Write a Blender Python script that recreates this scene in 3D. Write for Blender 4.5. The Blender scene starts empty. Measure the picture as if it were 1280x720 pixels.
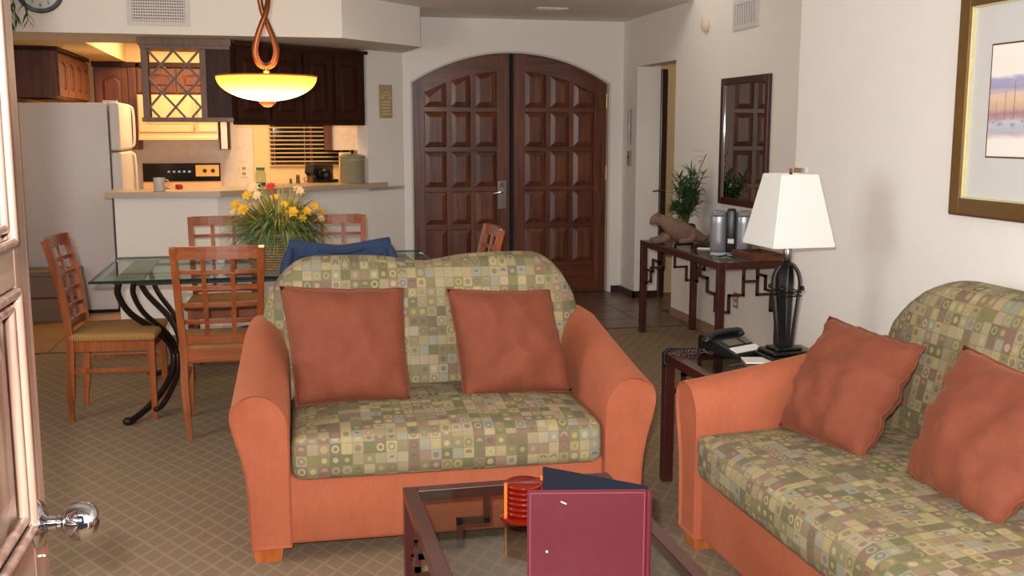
import bpy, bmesh, math, random
from mathutils import Vector, Matrix
from mathutils import noise as mnoise
random.seed(7)
S = bpy.context.scene
COL = S.collection
R = math.radians
PI = math.pi

# ---------------------------------------------------------------- camera
cam_d = bpy.data.cameras.new('camera'); cam = bpy.data.objects.new('camera', cam_d); COL.objects.link(cam)
cam_d.sensor_width = 36; cam_d.lens = 36 * 1300 / 1280; cam_d.clip_start = .05; cam_d.clip_end = 100
cam.location = (0, 0, 1.5)
cam.rotation_euler = (R(90 - 8.531), 0, R(-12.856))
S.camera = cam
# ---------------------------------------------------------------- world, lights, exposure
W = bpy.data.worlds.new('world'); S.world = W; W.use_nodes = True
W.node_tree.nodes['Background'].inputs[0].default_value = (.86, .92, 1, 1)
W.node_tree.nodes['Background'].inputs[1].default_value = .08
S.view_settings.view_transform = 'Standard'; S.view_settings.look = 'None'
S.view_settings.exposure = 0.0; S.view_settings.gamma = 1; S.view_settings.use_curve_mapping = False

def area(name, loc, target, sx, sy, power, col=(1, 1, 1)):
    d = bpy.data.lights.new(name, 'AREA'); d.shape = 'RECTANGLE'; d.size = sx; d.size_y = sy
    d.energy = power; d.color = col
    o = bpy.data.objects.new(name, d); COL.objects.link(o); o.location = loc
    o.rotation_euler = (Vector(target) - Vector(loc)).to_track_quat('-Z', 'Y').to_euler()
    return o
def point(name, loc, power, col, r=.05):
    d = bpy.data.lights.new(name, 'POINT'); d.energy = power; d.color = col; d.shadow_soft_size = r
    o = bpy.data.objects.new(name, d); COL.objects.link(o); o.location = loc
    return o
# camera flash just above and left of the lens
area('camera_flash', (-.06, -.02, 1.59), (1.1, 5.2, .9), .05, .03, 146, (1, .97, .95))
# added soft fill lights, one behind the camera and one at the left side
area('rear_fill', (1.5, .30, 1.75), (1.3, 6, 1.3), 2.2, 1.5, 42, (.97, .98, 1))
area('side_fill', (-2.55, 3.3, 1.7), (2.5, 4.3, 1.0), 1.6, 1.5, 54, (.95, .98, 1))
# added fill aimed into the foyer from above the living room, and the kitchen's ceiling lights
area('foyer_fill', (2.1, 7.0, 3.1), (2.1, 8.7, .9), .9, .5, 8, (1, .94, .86))
area('kitchen_ceiling_light', (-.55, 9.9, 2.44), (-.55, 9.9, 0), 1.3, 1.5, 80, (1, .66, .33))
area('corridor_light', (4.3, 8.7, 2.3), (4.3, 8.9, 0), .6, .6, 3.5, (1, .8, .6))

# ---------------------------------------------------------------- materials
def L(c):
    f = lambda v: v / 12.92 if v <= .04045 else ((v + .055) / 1.055) ** 2.4
    return (f(c[0] / 255), f(c[1] / 255), f(c[2] / 255), 1)
class NT:
    def __init__(s, name):
        s.m = bpy.data.materials.new(name); s.m.use_nodes = True; s.t = s.m.node_tree
        s.b = s.t.nodes['Principled BSDF']; s.out = s.t.nodes['Material Output']
    def n(s, ty, **k):
        x = s.t.nodes.new(ty)
        for a, v in k.items(): setattr(x, a, v)
        return x
    def l(s, a, b): s.t.links.new(a, b)
    def math(s, op, a, b=None, c=None):
        x = s.n('ShaderNodeMath', operation=op)
        for i, v in enumerate((a, b, c)):
            if v is None: continue
            if isinstance(v, (int, float)): x.inputs[i].default_value = v
            else: s.l(v, x.inputs[i])
        return x.outputs[0]
    def mix(s, f, a, b):
        x = s.n('ShaderNodeMix', data_type='RGBA')
        for i, v in ((0, f), (6, a), (7, b)):
            if isinstance(v, (int, float)): x.inputs[i].default_value = v
            elif isinstance(v, tuple): x.inputs[i].default_value = v
            else: s.l(v, x.inputs[i])
        return x.outputs[2]
    def bump(s, h, strength=.3, dist=.01):
        x = s.n('ShaderNodeBump'); x.inputs['Strength'].default_value = strength; x.inputs['Distance'].default_value = dist
        s.l(h, x.inputs['Height']); s.l(x.outputs[0], s.b.inputs['Normal'])
    def coord(s, kind='Object', scale=(1, 1, 1)):
        c = s.n('ShaderNodeTexCoord'); m = s.n('ShaderNodeMapping'); m.inputs['Scale'].default_value = scale
        s.l(c.outputs[kind], m.inputs[0]); return m.outputs[0]
    def noise(s, v, scale=5, detail=3, rough=.5, dist=0):
        x = s.n('ShaderNodeTexNoise'); x.inputs['Scale'].default_value = scale; x.inputs['Detail'].default_value = detail
        x.inputs['Roughness'].default_value = rough; x.inputs['Distortion'].default_value = dist
        s.l(v, x.inputs['Vector']); return x.outputs[0]

def plain(name, col, rough=.5, metal=0, noise_amt=.06, scale=30, bump=0, coat=0, sheen=0):
    t = NT(name); c = L(col); v = t.coord()
    nz = t.noise(v, scale)
    d = tuple(x * (1 - noise_amt * 2) for x in c[:3]) + (1,); e = tuple(min(1, x * (1 + noise_amt * 2)) for x in c[:3]) + (1,)
    t.l(t.mix(nz, d, e), t.b.inputs['Base Color'])
    t.b.inputs['Roughness'].default_value = rough; t.b.inputs['Metallic'].default_value = metal
    if bump: t.bump(nz, bump, .004)
    if coat: t.b.inputs['Coat Weight'].default_value = coat; t.b.inputs['Coat Roughness'].default_value = .08
    if sheen:
        t.b.inputs['Sheen Weight'].default_value = sheen; t.b.inputs['Sheen Roughness'].default_value = .4
        t.b.inputs['Sheen Tint'].default_value = e
    return t.m
def wood(name, dark, light, axis='z', rough=.35, coat=.3, scale=1.0):
    t = NT(name)
    sc = {'x': (1.2, 22, 22), 'y': (22, 1.2, 22), 'z': (22, 22, 1.2)}[axis]
    v = t.coord('Object', tuple(k * scale for k in sc))
    n1 = t.noise(v, 1.6, 5, .6, .6)
    v2 = t.coord('Object', (1, 1, 1)); n2 = t.noise(v2, 2.2, 2)
    f = t.math('ADD', t.math('MULTIPLY', n1, .75), t.math('MULTIPLY', n2, .25))
    r = t.n('ShaderNodeValToRGB'); r.color_ramp.elements[0].position = .34; r.color_ramp.elements[1].position = .66
    r.color_ramp.elements[0].color = L(dark); r.color_ramp.elements[1].color = L(light)
    t.l(f, r.inputs[0]); t.l(r.outputs[0], t.b.inputs['Base Color'])
    t.b.inputs['Roughness'].default_value = rough; t.b.inputs['Coat Weight'].default_value = coat
    t.b.inputs['Coat Roughness'].default_value = .15
    t.bump(n1, .12, .002)
    return t.m
def plaster(name, col, s=1.0):
    t = NT(name); v = t.coord('Object')
    a = t.noise(v, 26 * s, 3, .55); b = t.noise(v, 1.3, 2)
    c = L(col); t.l(t.mix(b, tuple(x * .95 for x in c[:3]) + (1,), c), t.b.inputs['Base Color'])
    t.b.inputs['Roughness'].default_value = .75; t.bump(a, .22, .006)
    return t.m
def stucco_tile(name, col):
    t = NT(name); v = t.coord('Object')
    a = t.noise(v, 16, 5, .65); c = L(col)
    t.l(t.mix(a, tuple(x * .72 for x in c[:3]) + (1,), tuple(min(1, x * 1.15) for x in c[:3]) + (1,)), t.b.inputs['Base Color'])
    t.b.inputs['Roughness'].default_value = .35
    return t.m
def glass(name, tint, refl=.5, rough=0.0, f0=.022):
    t = NT(name); t.t.nodes.remove(t.b)
    tr = t.n('ShaderNodeBsdfTransparent'); tr.inputs[0].default_value = tint
    gl = t.n('ShaderNodeBsdfGlossy'); gl.inputs['Roughness'].default_value = rough
    lw = t.n('ShaderNodeLayerWeight'); lw.inputs[0].default_value = .5
    fc = t.math('ADD', t.math('MULTIPLY', t.math('POWER', lw.outputs['Facing'], 5.0), .9 * refl), f0)
    mx = t.n('ShaderNodeMixShader'); t.l(fc, mx.inputs[0]); t.l(tr.outputs[0], mx.inputs[1]); t.l(gl.outputs[0], mx.inputs[2])
    t.l(mx.outputs[0], t.out.inputs[0]); return t.m
def emit(name, col, strength):
    t = NT(name); t.b.inputs['Base Color'].default_value = L(col)
    t.b.inputs['Emission Color'].default_value = L(col); t.b.inputs['Emission Strength'].default_value = strength
    return t.m

def mosaic_fabric(name, cell=.039):
    """little squares, each its own colour, many with a disc, ring or half disc woven in"""
    t = NT(name)
    uv = t.n('ShaderNodeTexCoord').outputs['UV']
    mp = t.n('ShaderNodeMapping'); mp.inputs['Scale'].default_value = (1 / cell, 1 / cell, 1); t.l(uv, mp.inputs[0])
    fl = t.n('ShaderNodeVectorMath', operation='FLOOR'); t.l(mp.outputs[0], fl.inputs[0])
    fr = t.n('ShaderNodeVectorMath', operation='FRACTION'); t.l(mp.outputs[0], fr.inputs[0])
    w1 = t.n('ShaderNodeTexWhiteNoise', noise_dimensions='3D'); t.l(fl.outputs[0], w1.inputs['Vector'])
    off = t.n('ShaderNodeVectorMath', operation='ADD'); t.l(fl.outputs[0], off.inputs[0]); off.inputs[1].default_value = (17.3, 5.1, 9)
    w2 = t.n('ShaderNodeTexWhiteNoise', noise_dimensions='3D'); t.l(off.outputs[0], w2.inputs['Vector'])
    off3 = t.n('ShaderNodeVectorMath', operation='ADD'); t.l(fl.outputs[0], off3.inputs[0]); off3.inputs[1].default_value = (3.7, 41.1, 2)
    w3 = t.n('ShaderNodeTexWhiteNoise', noise_dimensions='3D'); t.l(off3.outputs[0], w3.inputs['Vector'])
    def ramp(f, cols):
        r = t.n('ShaderNodeValToRGB'); r.color_ramp.interpolation = 'CONSTANT'; e = r.color_ramp.elements
        while len(e) < len(cols): e.new(.5)
        for i, c in enumerate(cols): e[i].position = i / len(cols); e[i].color = L(c)
        t.l(f, r.inputs[0]); return r.outputs[0]
    base = ramp(w1.outputs['Value'], [(109, 99, 57), (136, 123, 90), (97, 84, 60), (149, 132, 92), (127, 99, 78), (126, 125, 109), (86, 84, 48), (149, 132, 106), (115, 104, 71), (153, 138, 93), (111, 79, 66), (131, 120, 80)])
    mot = ramp(w2.outputs['Value'], [(160, 141, 85), (100, 69, 59), (144, 134, 114), (93, 86, 50), (172, 155, 109), (126, 92, 80), (75, 65, 48), (153, 122, 97)])
    sx = t.n('ShaderNodeSeparateXYZ'); t.l(fr.outputs[0], sx.inputs[0])
    dx = t.math('SUBTRACT', sx.outputs[0], .5); dy = t.math('SUBTRACT', sx.outputs[1], .5)
    d = t.math('SQRT', t.math('ADD', t.math('MULTIPLY', dx, dx), t.math('MULTIPLY', dy, dy)))
    rad = t.math('ADD', t.math('MULTIPLY', w3.outputs['Value'], .2), .2)
    disc = t.math('LESS_THAN', d, rad)
    hole = t.math('LESS_THAN', d, t.math('MULTIPLY', rad, .55))
    isring = t.math('GREATER_THAN', w3.outputs['Value'], .66)
    ring = t.math('SUBTRACT', disc, t.math('MULTIPLY', hole, isring))
    sc = t.n('ShaderNodeSeparateColor'); t.l(w2.outputs['Color'], sc.inputs[0])
    half = t.math('MULTIPLY', t.math('LESS_THAN', dy, 0), t.math('GREATER_THAN', sc.outputs[0], .8))
    some = t.math('GREATER_THAN', sc.outputs[1], .18)
    mask = t.math('MULTIPLY', t.math('MULTIPLY', t.math('SUBTRACT', ring, t.math('MULTIPLY', half, ring)), some), .72)
    c = t.mix(mask, base, mot)
    ex = t.math('GREATER_THAN', t.math('MAXIMUM', t.math('ABSOLUTE', dx), t.math('ABSOLUTE', dy)), .465)
    c = t.mix(t.math('MULTIPLY', ex, .55), c, L((92, 82, 54)))
    wv = t.noise(t.coord('UV', (1, 1, 1)), 900, 1)
    c2 = t.mix(t.math('MULTIPLY', wv, .25), c, L((176, 164, 130)))
    t.l(c2, t.b.inputs['Base Color']); t.b.inputs['Roughness'].default_value = .8
    t.bump(wv, .15, .001)
    return t.m
def carpet():
    t = NT('carpet'); v = t.coord('Object')
    s = t.n('ShaderNodeSeparateXYZ'); t.l(v, s.inputs[0])
    p = .072
    def band(a, b, w):
        k = t.math('FRACT', t.math('DIVIDE', t.math('ADD', t.math('MULTIPLY', s.outputs[0], a), t.math('MULTIPLY', s.outputs[1], b)), p))
        q = t.math('ABSOLUTE', t.math('SUBTRACT', k, .5))
        return t.math('LESS_THAN', q, w)
    m = t.math('MAXIMUM', band(.85, .53, .085), band(-.85, .53, .085))
    nz = t.noise(v, 350, 2, .7); big = t.noise(v, 1.1, 2)
    c = t.mix(t.math('MULTIPLY', m, .62), L((132, 109, 84)), L((162, 137, 108)))
    c = t.mix(t.math('MULTIPLY', nz, .4), c, L((104, 82, 60)))
    c = t.mix(t.math('MULTIPLY', big, .14), c, L((150, 128, 98)))
    t.l(c, t.b.inputs['Base Color']); t.b.inputs['Roughness'].default_value = .95
    t.bump(nz, .4, .003); return t.m
def velvet(name, a, b):
    t = NT(name); v = t.coord('Object')
    n1 = t.noise(v, 260, 2, .7); n2 = t.noise(v, 8, 4, .6)
    n3 = t.noise(t.coord('Object', (1, 1, .25)), 60, 3, .7)
    c = t.mix(t.math('ADD', t.math('MULTIPLY', n1, .6), t.math('MULTIPLY', n3, .4)), L(a), L(b)); c = t.mix(t.math('MULTIPLY', n2, .6), c, L(tuple(k * .88 for k in a)))
    t.l(c, t.b.inputs['Base Color']); t.b.inputs['Roughness'].default_value = .85
    t.b.inputs['Sheen Weight'].default_value = .16; t.b.inputs['Sheen Roughness'].default_value = .35
    t.b.inputs['Sheen Tint'].default_value = L((255, 170, 120))
    t.bump(n1, .5, .002); return t.m
def weave(name, a, b, p=.012):
    t = NT(name); v = t.coord('Object'); s = t.n('ShaderNodeSeparateXYZ'); t.l(v, s.inputs[0])
    w = t.math('MULTIPLY', t.math('SINE', t.math('MULTIPLY', s.outputs[0], 2 * PI / p)), t.math('SINE', t.math('MULTIPLY', s.outputs[1], 2 * PI / p)))
    f = t.math('ADD', t.math('MULTIPLY', w, .5), .5)
    t.l(t.mix(f, L(a), L(b)), t.b.inputs['Base Color']); t.b.inputs['Roughness'].default_value = .9
    t.bump(f, .3, .002); return t.m
def watercolour():
    t = NT('watercolour'); v = t.n('ShaderNodeTexCoord').outputs['UV']
    s = t.n('ShaderNodeSeparateXYZ'); t.l(v, s.inputs[0])
    nz = t.noise(v, 4, 5, .6, .8); n2 = t.noise(t.coord('UV', (1.5, 6, 1)), 3, 4)
    y = t.math('ADD', s.outputs[1], t.math('MULTIPLY', t.math('SUBTRACT', nz, .5), .16))
    r = t.n('ShaderNodeValToRGB'); e = r.color_ramp.elements
    st = [(0, (240, 235, 222)), (.15, (240, 234, 224)), (.20, (192, 166, 176)), (.23, (170, 178, 190)), (.31, (188, 190, 198)), (.34, (176, 132, 140)), (.38, (150, 106, 112)), (.42, (196, 160, 130)), (.50, (222, 186, 138)), (.56, (220, 190, 170)), (.61, (150, 142, 180)), (.70, (158, 156, 196)), (.73, (242, 236, 222)), (.9, (244, 239, 224))]
    while len(e) < len(st): e.new(.5)
    for i, (p, c) in enumerate(st): e[i].position = p; e[i].color = L(c)
    t.l(y, r.inputs[0])
    c = t.mix(t.math('MULTIPLY', n2, .3), r.outputs[0], L((232, 222, 220)))
    t.l(c, t.b.inputs['Base Color']); t.b.inputs['Roughness'].default_value = .8
    return t.m

M = {}
M['wall'] = plaster('wall_paint', (234, 228, 219))
M['ceiling'] = plaster('ceiling_paint', (204, 196, 186))
M['kitchen'] = plaster('kitchen_paint', (222, 196, 150))
M['carpet'] = carpet()
M['tile'] = wood('foyer_tile', (84, 62, 48), (116, 90, 70), 'x', .4, .15, .5)
M['grout'] = plain('grout', (84, 66, 52), .9)
M['kfloor'] = plain('kitchen_tile', (150, 112, 70), .4, noise_amt=.12, scale=6)
M['base'] = wood('dark_baseboard', (36, 20, 15), (58, 34, 24), 'y')
M['basetan'] = plain('terracotta_skirting', (156, 122, 100), .6)
M['entry'] = wood('entry_door_wood', (58, 27, 15), (122, 66, 37), 'z', .38, .2)
M['entryx'] = wood('entry_door_wood_x', (58, 27, 15), (112, 60, 34), 'x', .32, .35)
M['nearwood'] = wood('glossy_door_wood', (84, 58, 48), (154, 124, 108), 'z', .3, .5)
M['nearwoody'] = wood('glossy_door_wood_y', (84, 58, 48), (154, 126, 110), 'y', .3, .5)
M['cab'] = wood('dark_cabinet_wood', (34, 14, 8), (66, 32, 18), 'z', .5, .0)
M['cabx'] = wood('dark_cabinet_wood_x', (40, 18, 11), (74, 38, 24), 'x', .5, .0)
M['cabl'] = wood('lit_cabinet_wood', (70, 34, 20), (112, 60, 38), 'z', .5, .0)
M['rack'] = wood('rack_wood', (86, 58, 40), (120, 86, 62), 'z', .5, .1)
M['chair'] = wood('cherry_chair_wood', (112, 52, 20), (164, 86, 38), 'z', .3, .4)
M['chairx'] = wood('cherry_chair_wood_x', (112, 52, 20), (160, 82, 36), 'x', .3, .4)
M['weave'] = weave('seat_weave', (112, 74, 34), (176, 128, 66))
M['fret'] = plain('mahogany_metal', (66, 26, 22), .35, noise_amt=.1, coat=.3)
M['iron'] = plain('wrought_iron', (42, 28, 24), .4, .5, .2, 20)
M['black'] = plain('black_iron', (18, 16, 16), .35, .3)
M['plastic'] = plain('black_plastic', (20, 20, 22), .35)
M['white'] = plain('white_enamel', (216, 210, 208), .35, noise_amt=.02, scale=80, bump=.1)
M['whitemetal'] = plain('white_grille', (206, 200, 196), .5)
M['dark'] = plain('dark_void', (26, 22, 20), .8)
for k_ in ('cab', 'cabx'): M[k_].node_tree.nodes['Principled BSDF'].inputs['Specular IOR Level'].default_value = .2
M['counter'] = plain('counter_laminate', (178, 156, 132), .3, noise_amt=.05, scale=60)
M['stucco'] = stucco_tile('backsplash_stone', (214, 202, 184))
M['mosaic'] = mosaic_fabric('mosaic_fabric')
M['velvet'] = velvet('terracotta_chenille', (152, 74, 44), (198, 112, 76))
M['pillow'] = velvet('rust_pillow_velvet', (108, 50, 28), (148, 76, 48))
M['foot'] = wood('sofa_foot_wood', (150, 74, 30), (196, 108, 52), 'z')
M['glass'] = glass('clear_glass', (.80, .90, .87, 1), .5)
M['glassedge'] = plain('green_glass_edge', (20, 42, 38), .1)
M['pane'] = glass('window_pane', (.8, .85, .85, 1), .1, .05, .002)
M['smoke'] = glass('smoked_glass', (.80, .82, .80, 1), .5)
M['cupglass'] = glass('cup_glass', (.86, .92, .9, 1), .45)
M['chrome'] = plain('chrome', (196, 196, 200), .06, 1, .01)
M['satin'] = plain('satin_nickel', (150, 145, 140), .28, 1, .03)
M['brass'] = plain('brass', (196, 160, 92), .25, 1, .05)
M['goldframe'] = plain('antique_gold_frame', (112, 84, 44), .38, .55, .15, 14, .2)
M['goldlip'] = plain('bright_gold_lip', (220, 210, 160), .3, .4)
M['redlip'] = plain('red_brown_edge', (92, 44, 40), .4)
M['mat'] = plain('picture_mat', (204, 202, 198), .8, noise_amt=.01)
M['art'] = watercolour()
M['shade'] = None
M['bronze'] = plain('antique_bronze', (128, 74, 40), .32, .75, .15, 12)
M['mug'] = plain('stoneware', (196, 186, 172), .4)
M['crock'] = plain('crock_glaze', (146, 138, 112), .3, noise_amt=.05, scale=12)
M['burgundy'] = plain('burgundy_leather', (88, 20, 32), .42, noise_amt=.06, scale=40, bump=.15)
M['burglight'] = plain('burgundy_stitching', (176, 96, 112), .6)
M['navy'] = plain('navy_leatherette', (22, 26, 38), .45, bump=.1)
M['denim'] = plain('denim', (36, 54, 82), .9, noise_amt=.16, scale=120, bump=.3)
M['denimseam'] = plain('denim_seam', (20, 34, 60), .9)
M['paper'] = plain('paper', (226, 222, 214), .8, noise_amt=.01)
M['silver'] = plain('silver_plastic', (150, 148, 152), .3, .35, .03)
M['stonefig'] = plain('carved_stone', (120, 92, 76), .8, noise_amt=.18, scale=18, bump=.8)
M['leaf'] = plain('bamboo_leaf', (56, 82, 42), .5, noise_amt=.25, scale=12)
M['stem'] = plain('plant_stem', (92, 88, 50), .6)
M['pot'] = plain('dark_pot', (34, 30, 28), .4)
M['grass'] = plain('grass_leaf', (120, 132, 50), .6, noise_amt=.35, scale=14)
M['grass2'] = plain('silver_green_leaf', (96, 128, 84), .6, noise_amt=.3, scale=14)
M['yellow'] = plain('yellow_petal', (236, 176, 36), .6)
M['cream'] = plain('cream_petal', (240, 206, 150), .6)
M['red'] = plain('red_petal', (206, 56, 44), .6)
M['basket'] = plain('wicker', (134, 102, 64), .75, noise_amt=.3, scale=60, bump=.6)
M['boxgrey'] = plain('grey_brown_leatherette', (136, 116, 104), .7, noise_amt=.06, scale=20, bump=.2)
M['glarestrip'] = plain('painted_glare', (196, 184, 176), .25)
M['mirror'] = plain('mirror_glass', (215, 215, 210), .02, 1, 0)
M['slat'] = plain('blind_slat', (206, 176, 128), .4)
M['outlet'] = plain('outlet_plate', (222, 206, 180), .4)
M['tan'] = plain('tan_switch_plate', (150, 132, 96), .4)
M['kblack'] = plain('oven_black_glass', (12, 12, 12), .12)
M['kgold'] = plain('oven_gold_trim', (206, 150, 62), .3, .4)
M['micro'] = plain('almond_enamel', (226, 186, 140), .2, noise_amt=.02)
M['clockface'] = plain('clock_face', (204, 208, 200), .5)
M['darkred'] = plain('clock_rim', (36, 24, 30), .3)
M['tray'] = wood('tray_wood', (84, 48, 28), (120, 72, 44), 'y')
M['plq'] = plain('plaque_tan', (176, 150, 108), .6, noise_amt=.1)
M['plq2'] = plain('plaque_arch', (206, 190, 160), .6)
M['amber'] = None
t = NT('red_acrylic'); t.b.inputs['Base Color'].default_value = L((150, 30, 12)); t.b.inputs['Roughness'].default_value = .08
t.b.inputs['Transmission Weight'].default_value = .45; t.b.inputs['IOR'].default_value = 1.45; M['redacrylic'] = t.m
t = NT('orange_acrylic'); t.b.inputs['Base Color'].default_value = L((250, 110, 40)); t.b.inputs['Roughness'].default_value = .15; M['orangeacrylic'] = t.m
t = NT('lamp_shade_fabric'); t.b.inputs['Base Color'].default_value = L((246, 245, 240)); t.b.inputs['Roughness'].default_value = .8
tr = t.n('ShaderNodeBsdfTranslucent'); tr.inputs[0].default_value = L((244, 240, 226)); mx = t.n('ShaderNodeMixShader'); mx.inputs[0].default_value = .3
t.l(t.b.outputs[0], mx.inputs[1]); t.l(tr.outputs[0], mx.inputs[2]); t.l(mx.outputs[0], t.out.inputs[0]); M['shade'] = t.m
# the lit alabaster bowl: hot over the lamps at its middle, amber towards the rim
t = NT('lit_alabaster_glass'); v = t.n('ShaderNodeTexCoord').outputs['Object']; s = t.n('ShaderNodeSeparateXYZ'); t.l(v, s.inputs[0])
rr = t.math('SQRT', t.math('ADD', t.math('MULTIPLY', s.outputs[0], s.outputs[0]), t.math('MULTIPLY', s.outputs[1], s.outputs[1])))
rp = t.n('ShaderNodeValToRGB'); e = rp.color_ramp.elements; e[0].position = .0; e[0].color = (1, .82, .5, 1); e[1].position = 1; e[1].color = (1, .45, .04, 1)
t.l(t.math('DIVIDE', rr, .285), rp.inputs[0]); t.l(rp.outputs[0], t.b.inputs['Emission Color'])
t.l(t.math('SUBTRACT', 8.0, t.math('MULTIPLY', t.math('POWER', t.math('DIVIDE', rr, .285), 4.0), 6.4)), t.b.inputs['Emission Strength'])
t.b.inputs['Base Color'].default_value = L((190, 130, 60)); M['bowl'] = t.m

# ---------------------------------------------------------------- mesh helpers
def BM(): return bmesh.new()
def box(bm, lo, hi, bev=0, rot=None, piv=None):
    lo = Vector(lo); hi = Vector(hi); c = (lo + hi) / 2; s = hi - lo
    r = bmesh.ops.create_cube(bm, size=1)
    vs = r['verts']
    for v in vs: v.co = Vector((v.co.x * s.x, v.co.y * s.y, v.co.z * s.z)) + c
    if bev:
        es = list({e for v in vs for e in v.link_edges})
        b = bmesh.ops.bevel(bm, geom=es, offset=bev, segments=2, affect='EDGES', profile=.5)
        vs = list({v for f in b['faces'] for v in f.verts} | {v for v in vs if v.is_valid})
    if rot is not None:
        p = Vector(piv) if piv is not None else c
        for v in vs: v.co = p + rot @ (v.co - p)
    return vs
def prism(bm, poly, axis, a, b):
    """poly: 2D points in the other two axes (x: y,z  y: x,z  z: x,y)"""
    def P(p, t):
        return {'x': (t, p[0], p[1]), 'y': (p[0], t, p[1]), 'z': (p[0], p[1], t)}[axis]
    A = [bm.verts.new(P(p, a)) for p in poly]; B = [bm.verts.new(P(p, b)) for p in poly]
    n = len(poly); bm.faces.new(A); bm.faces.new(B[::-1])
    for i in range(n): bm.faces.new((A[i], B[i], B[(i + 1) % n], A[(i + 1) % n]))
    return A + B
def frames(pts, closed=False):
    n = len(pts); T = []
    for i in range(n):
        if closed: d = pts[(i + 1) % n] - pts[i - 1]
        else: d = pts[min(i + 1, n - 1)] - pts[max(i - 1, 0)]
        T.append(d.normalized())
    up = Vector((0, 0, 1)) if abs(T[0].z) < .9 else Vector((1, 0, 0))
    N = (up - T[0] * up.dot(T[0])).normalized(); out = []
    for i in range(n):
        N = (N - T[i] * N.dot(T[i])).normalized(); out.append((T[i], N, T[i].cross(N)))
    return out
def tube(bm, pts, r, n=8, closed=False, flat=None):
    pts = [Vector(p) for p in pts]; fr = frames(pts, closed); rings = []
    for i, (p, (T, N, B)) in enumerate(zip(pts, fr)):
        rad = r[i] if isinstance(r, (list, tuple)) else r
        ring = []
        for k in range(n):
            a = 2 * PI * k / n; ca, sa = math.cos(a), math.sin(a)
            if flat: ca *= flat
            ring.append(bm.verts.new(p + N * ca * rad + B * sa * rad))
        rings.append(ring)
    m = len(rings)
    for i in range(m if closed else m - 1):
        A = rings[i]; Bq = rings[(i + 1) % m]
        for k in range(n): bm.faces.new((A[k], A[(k + 1) % n], Bq[(k + 1) % n], Bq[k]))
    if not closed: bm.faces.new(rings[0][::-1]); bm.faces.new(rings[-1])
def bar(bm, a, b, w, h, up=(0, 0, 1)):
    """rectangular bar from a to b, w across, h along up"""
    a = Vector(a); b = Vector(b); T = (b - a).normalized(); U = Vector(up)
    if abs(T.dot(U.normalized())) > .99: U = Vector((1, 0, 0)) if abs(T.x) < .9 else Vector((0, 1, 0))
    U = (U - T * U.dot(T)).normalized(); X = T.cross(U)
    q = [(-w / 2, -h / 2), (w / 2, -h / 2), (w / 2, h / 2), (-w / 2, h / 2)]
    A = [bm.verts.new(a + X * i + U * j) for i, j in q]; B = [bm.verts.new(b + X * i + U * j) for i, j in q]
    bm.faces.new(A[::-1]); bm.faces.new(B)
    for i in range(4): bm.faces.new((A[i], A[(i + 1) % 4], B[(i + 1) % 4], B[i]))
def sweep(bm, pts, w, h, up=(0, 0, 1)):
    """rectangular section along a polyline"""
    pts = [Vector(p) for p in pts]; rings = []; n = len(pts)
    for i, p in enumerate(pts):
        T = (pts[min(i + 1, n - 1)] - pts[max(i - 1, 0)]).normalized(); U = Vector(up); U = (U - T * U.dot(T)).normalized(); X = T.cross(U)
        ww = w[i] if isinstance(w, (list, tuple)) else w; hh = h[i] if isinstance(h, (list, tuple)) else h
        rings.append([bm.verts.new(p + X * i2 * ww / 2 + U * j2 * hh / 2) for i2, j2 in ((-1, -1), (1, -1), (1, 1), (-1, 1))])
    for A, B in zip(rings, rings[1:]):
        for i in range(4): bm.faces.new((A[i], A[(i + 1) % 4], B[(i + 1) % 4], B[i]))
    bm.faces.new(rings[0][::-1]); bm.faces.new(rings[-1])
def lathe(bm, prof, c=(0, 0, 0), n=24, axis='z'):
    c = Vector(c); rings = []
    for (r, z) in prof:
        ring = []
        for k in range(n):
            a = 2 * PI * k / n; x, y = r * math.cos(a), r * math.sin(a)
            ring.append(bm.verts.new(c + Vector({'z': (x, y, z), 'x': (z, x, y), 'y': (x, z, y)}[axis])))
        rings.append(ring)
    for A, B in zip(rings, rings[1:]):
        for k in range(n): bm.faces.new((A[k], A[(k + 1) % n], B[(k + 1) % n], B[k]))
    if prof[0][0] > 1e-5: bm.faces.new(rings[0][::-1])
    if prof[-1][0] > 1e-5: bm.faces.new(rings[-1])
    bmesh.ops.remove_doubles(bm, verts=[v for r_ in rings for v in r_], dist=1e-6)
def ball(bm, c, r, n=12, scale=(1, 1, 1)):
    v = bmesh.ops.create_uvsphere(bm, u_segments=n, v_segments=max(6, n * 2 // 3), radius=r)['verts']
    for q in v: q.co = Vector((q.co.x * scale[0], q.co.y * scale[1], q.co.z * scale[2])) + Vector(c)
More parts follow.
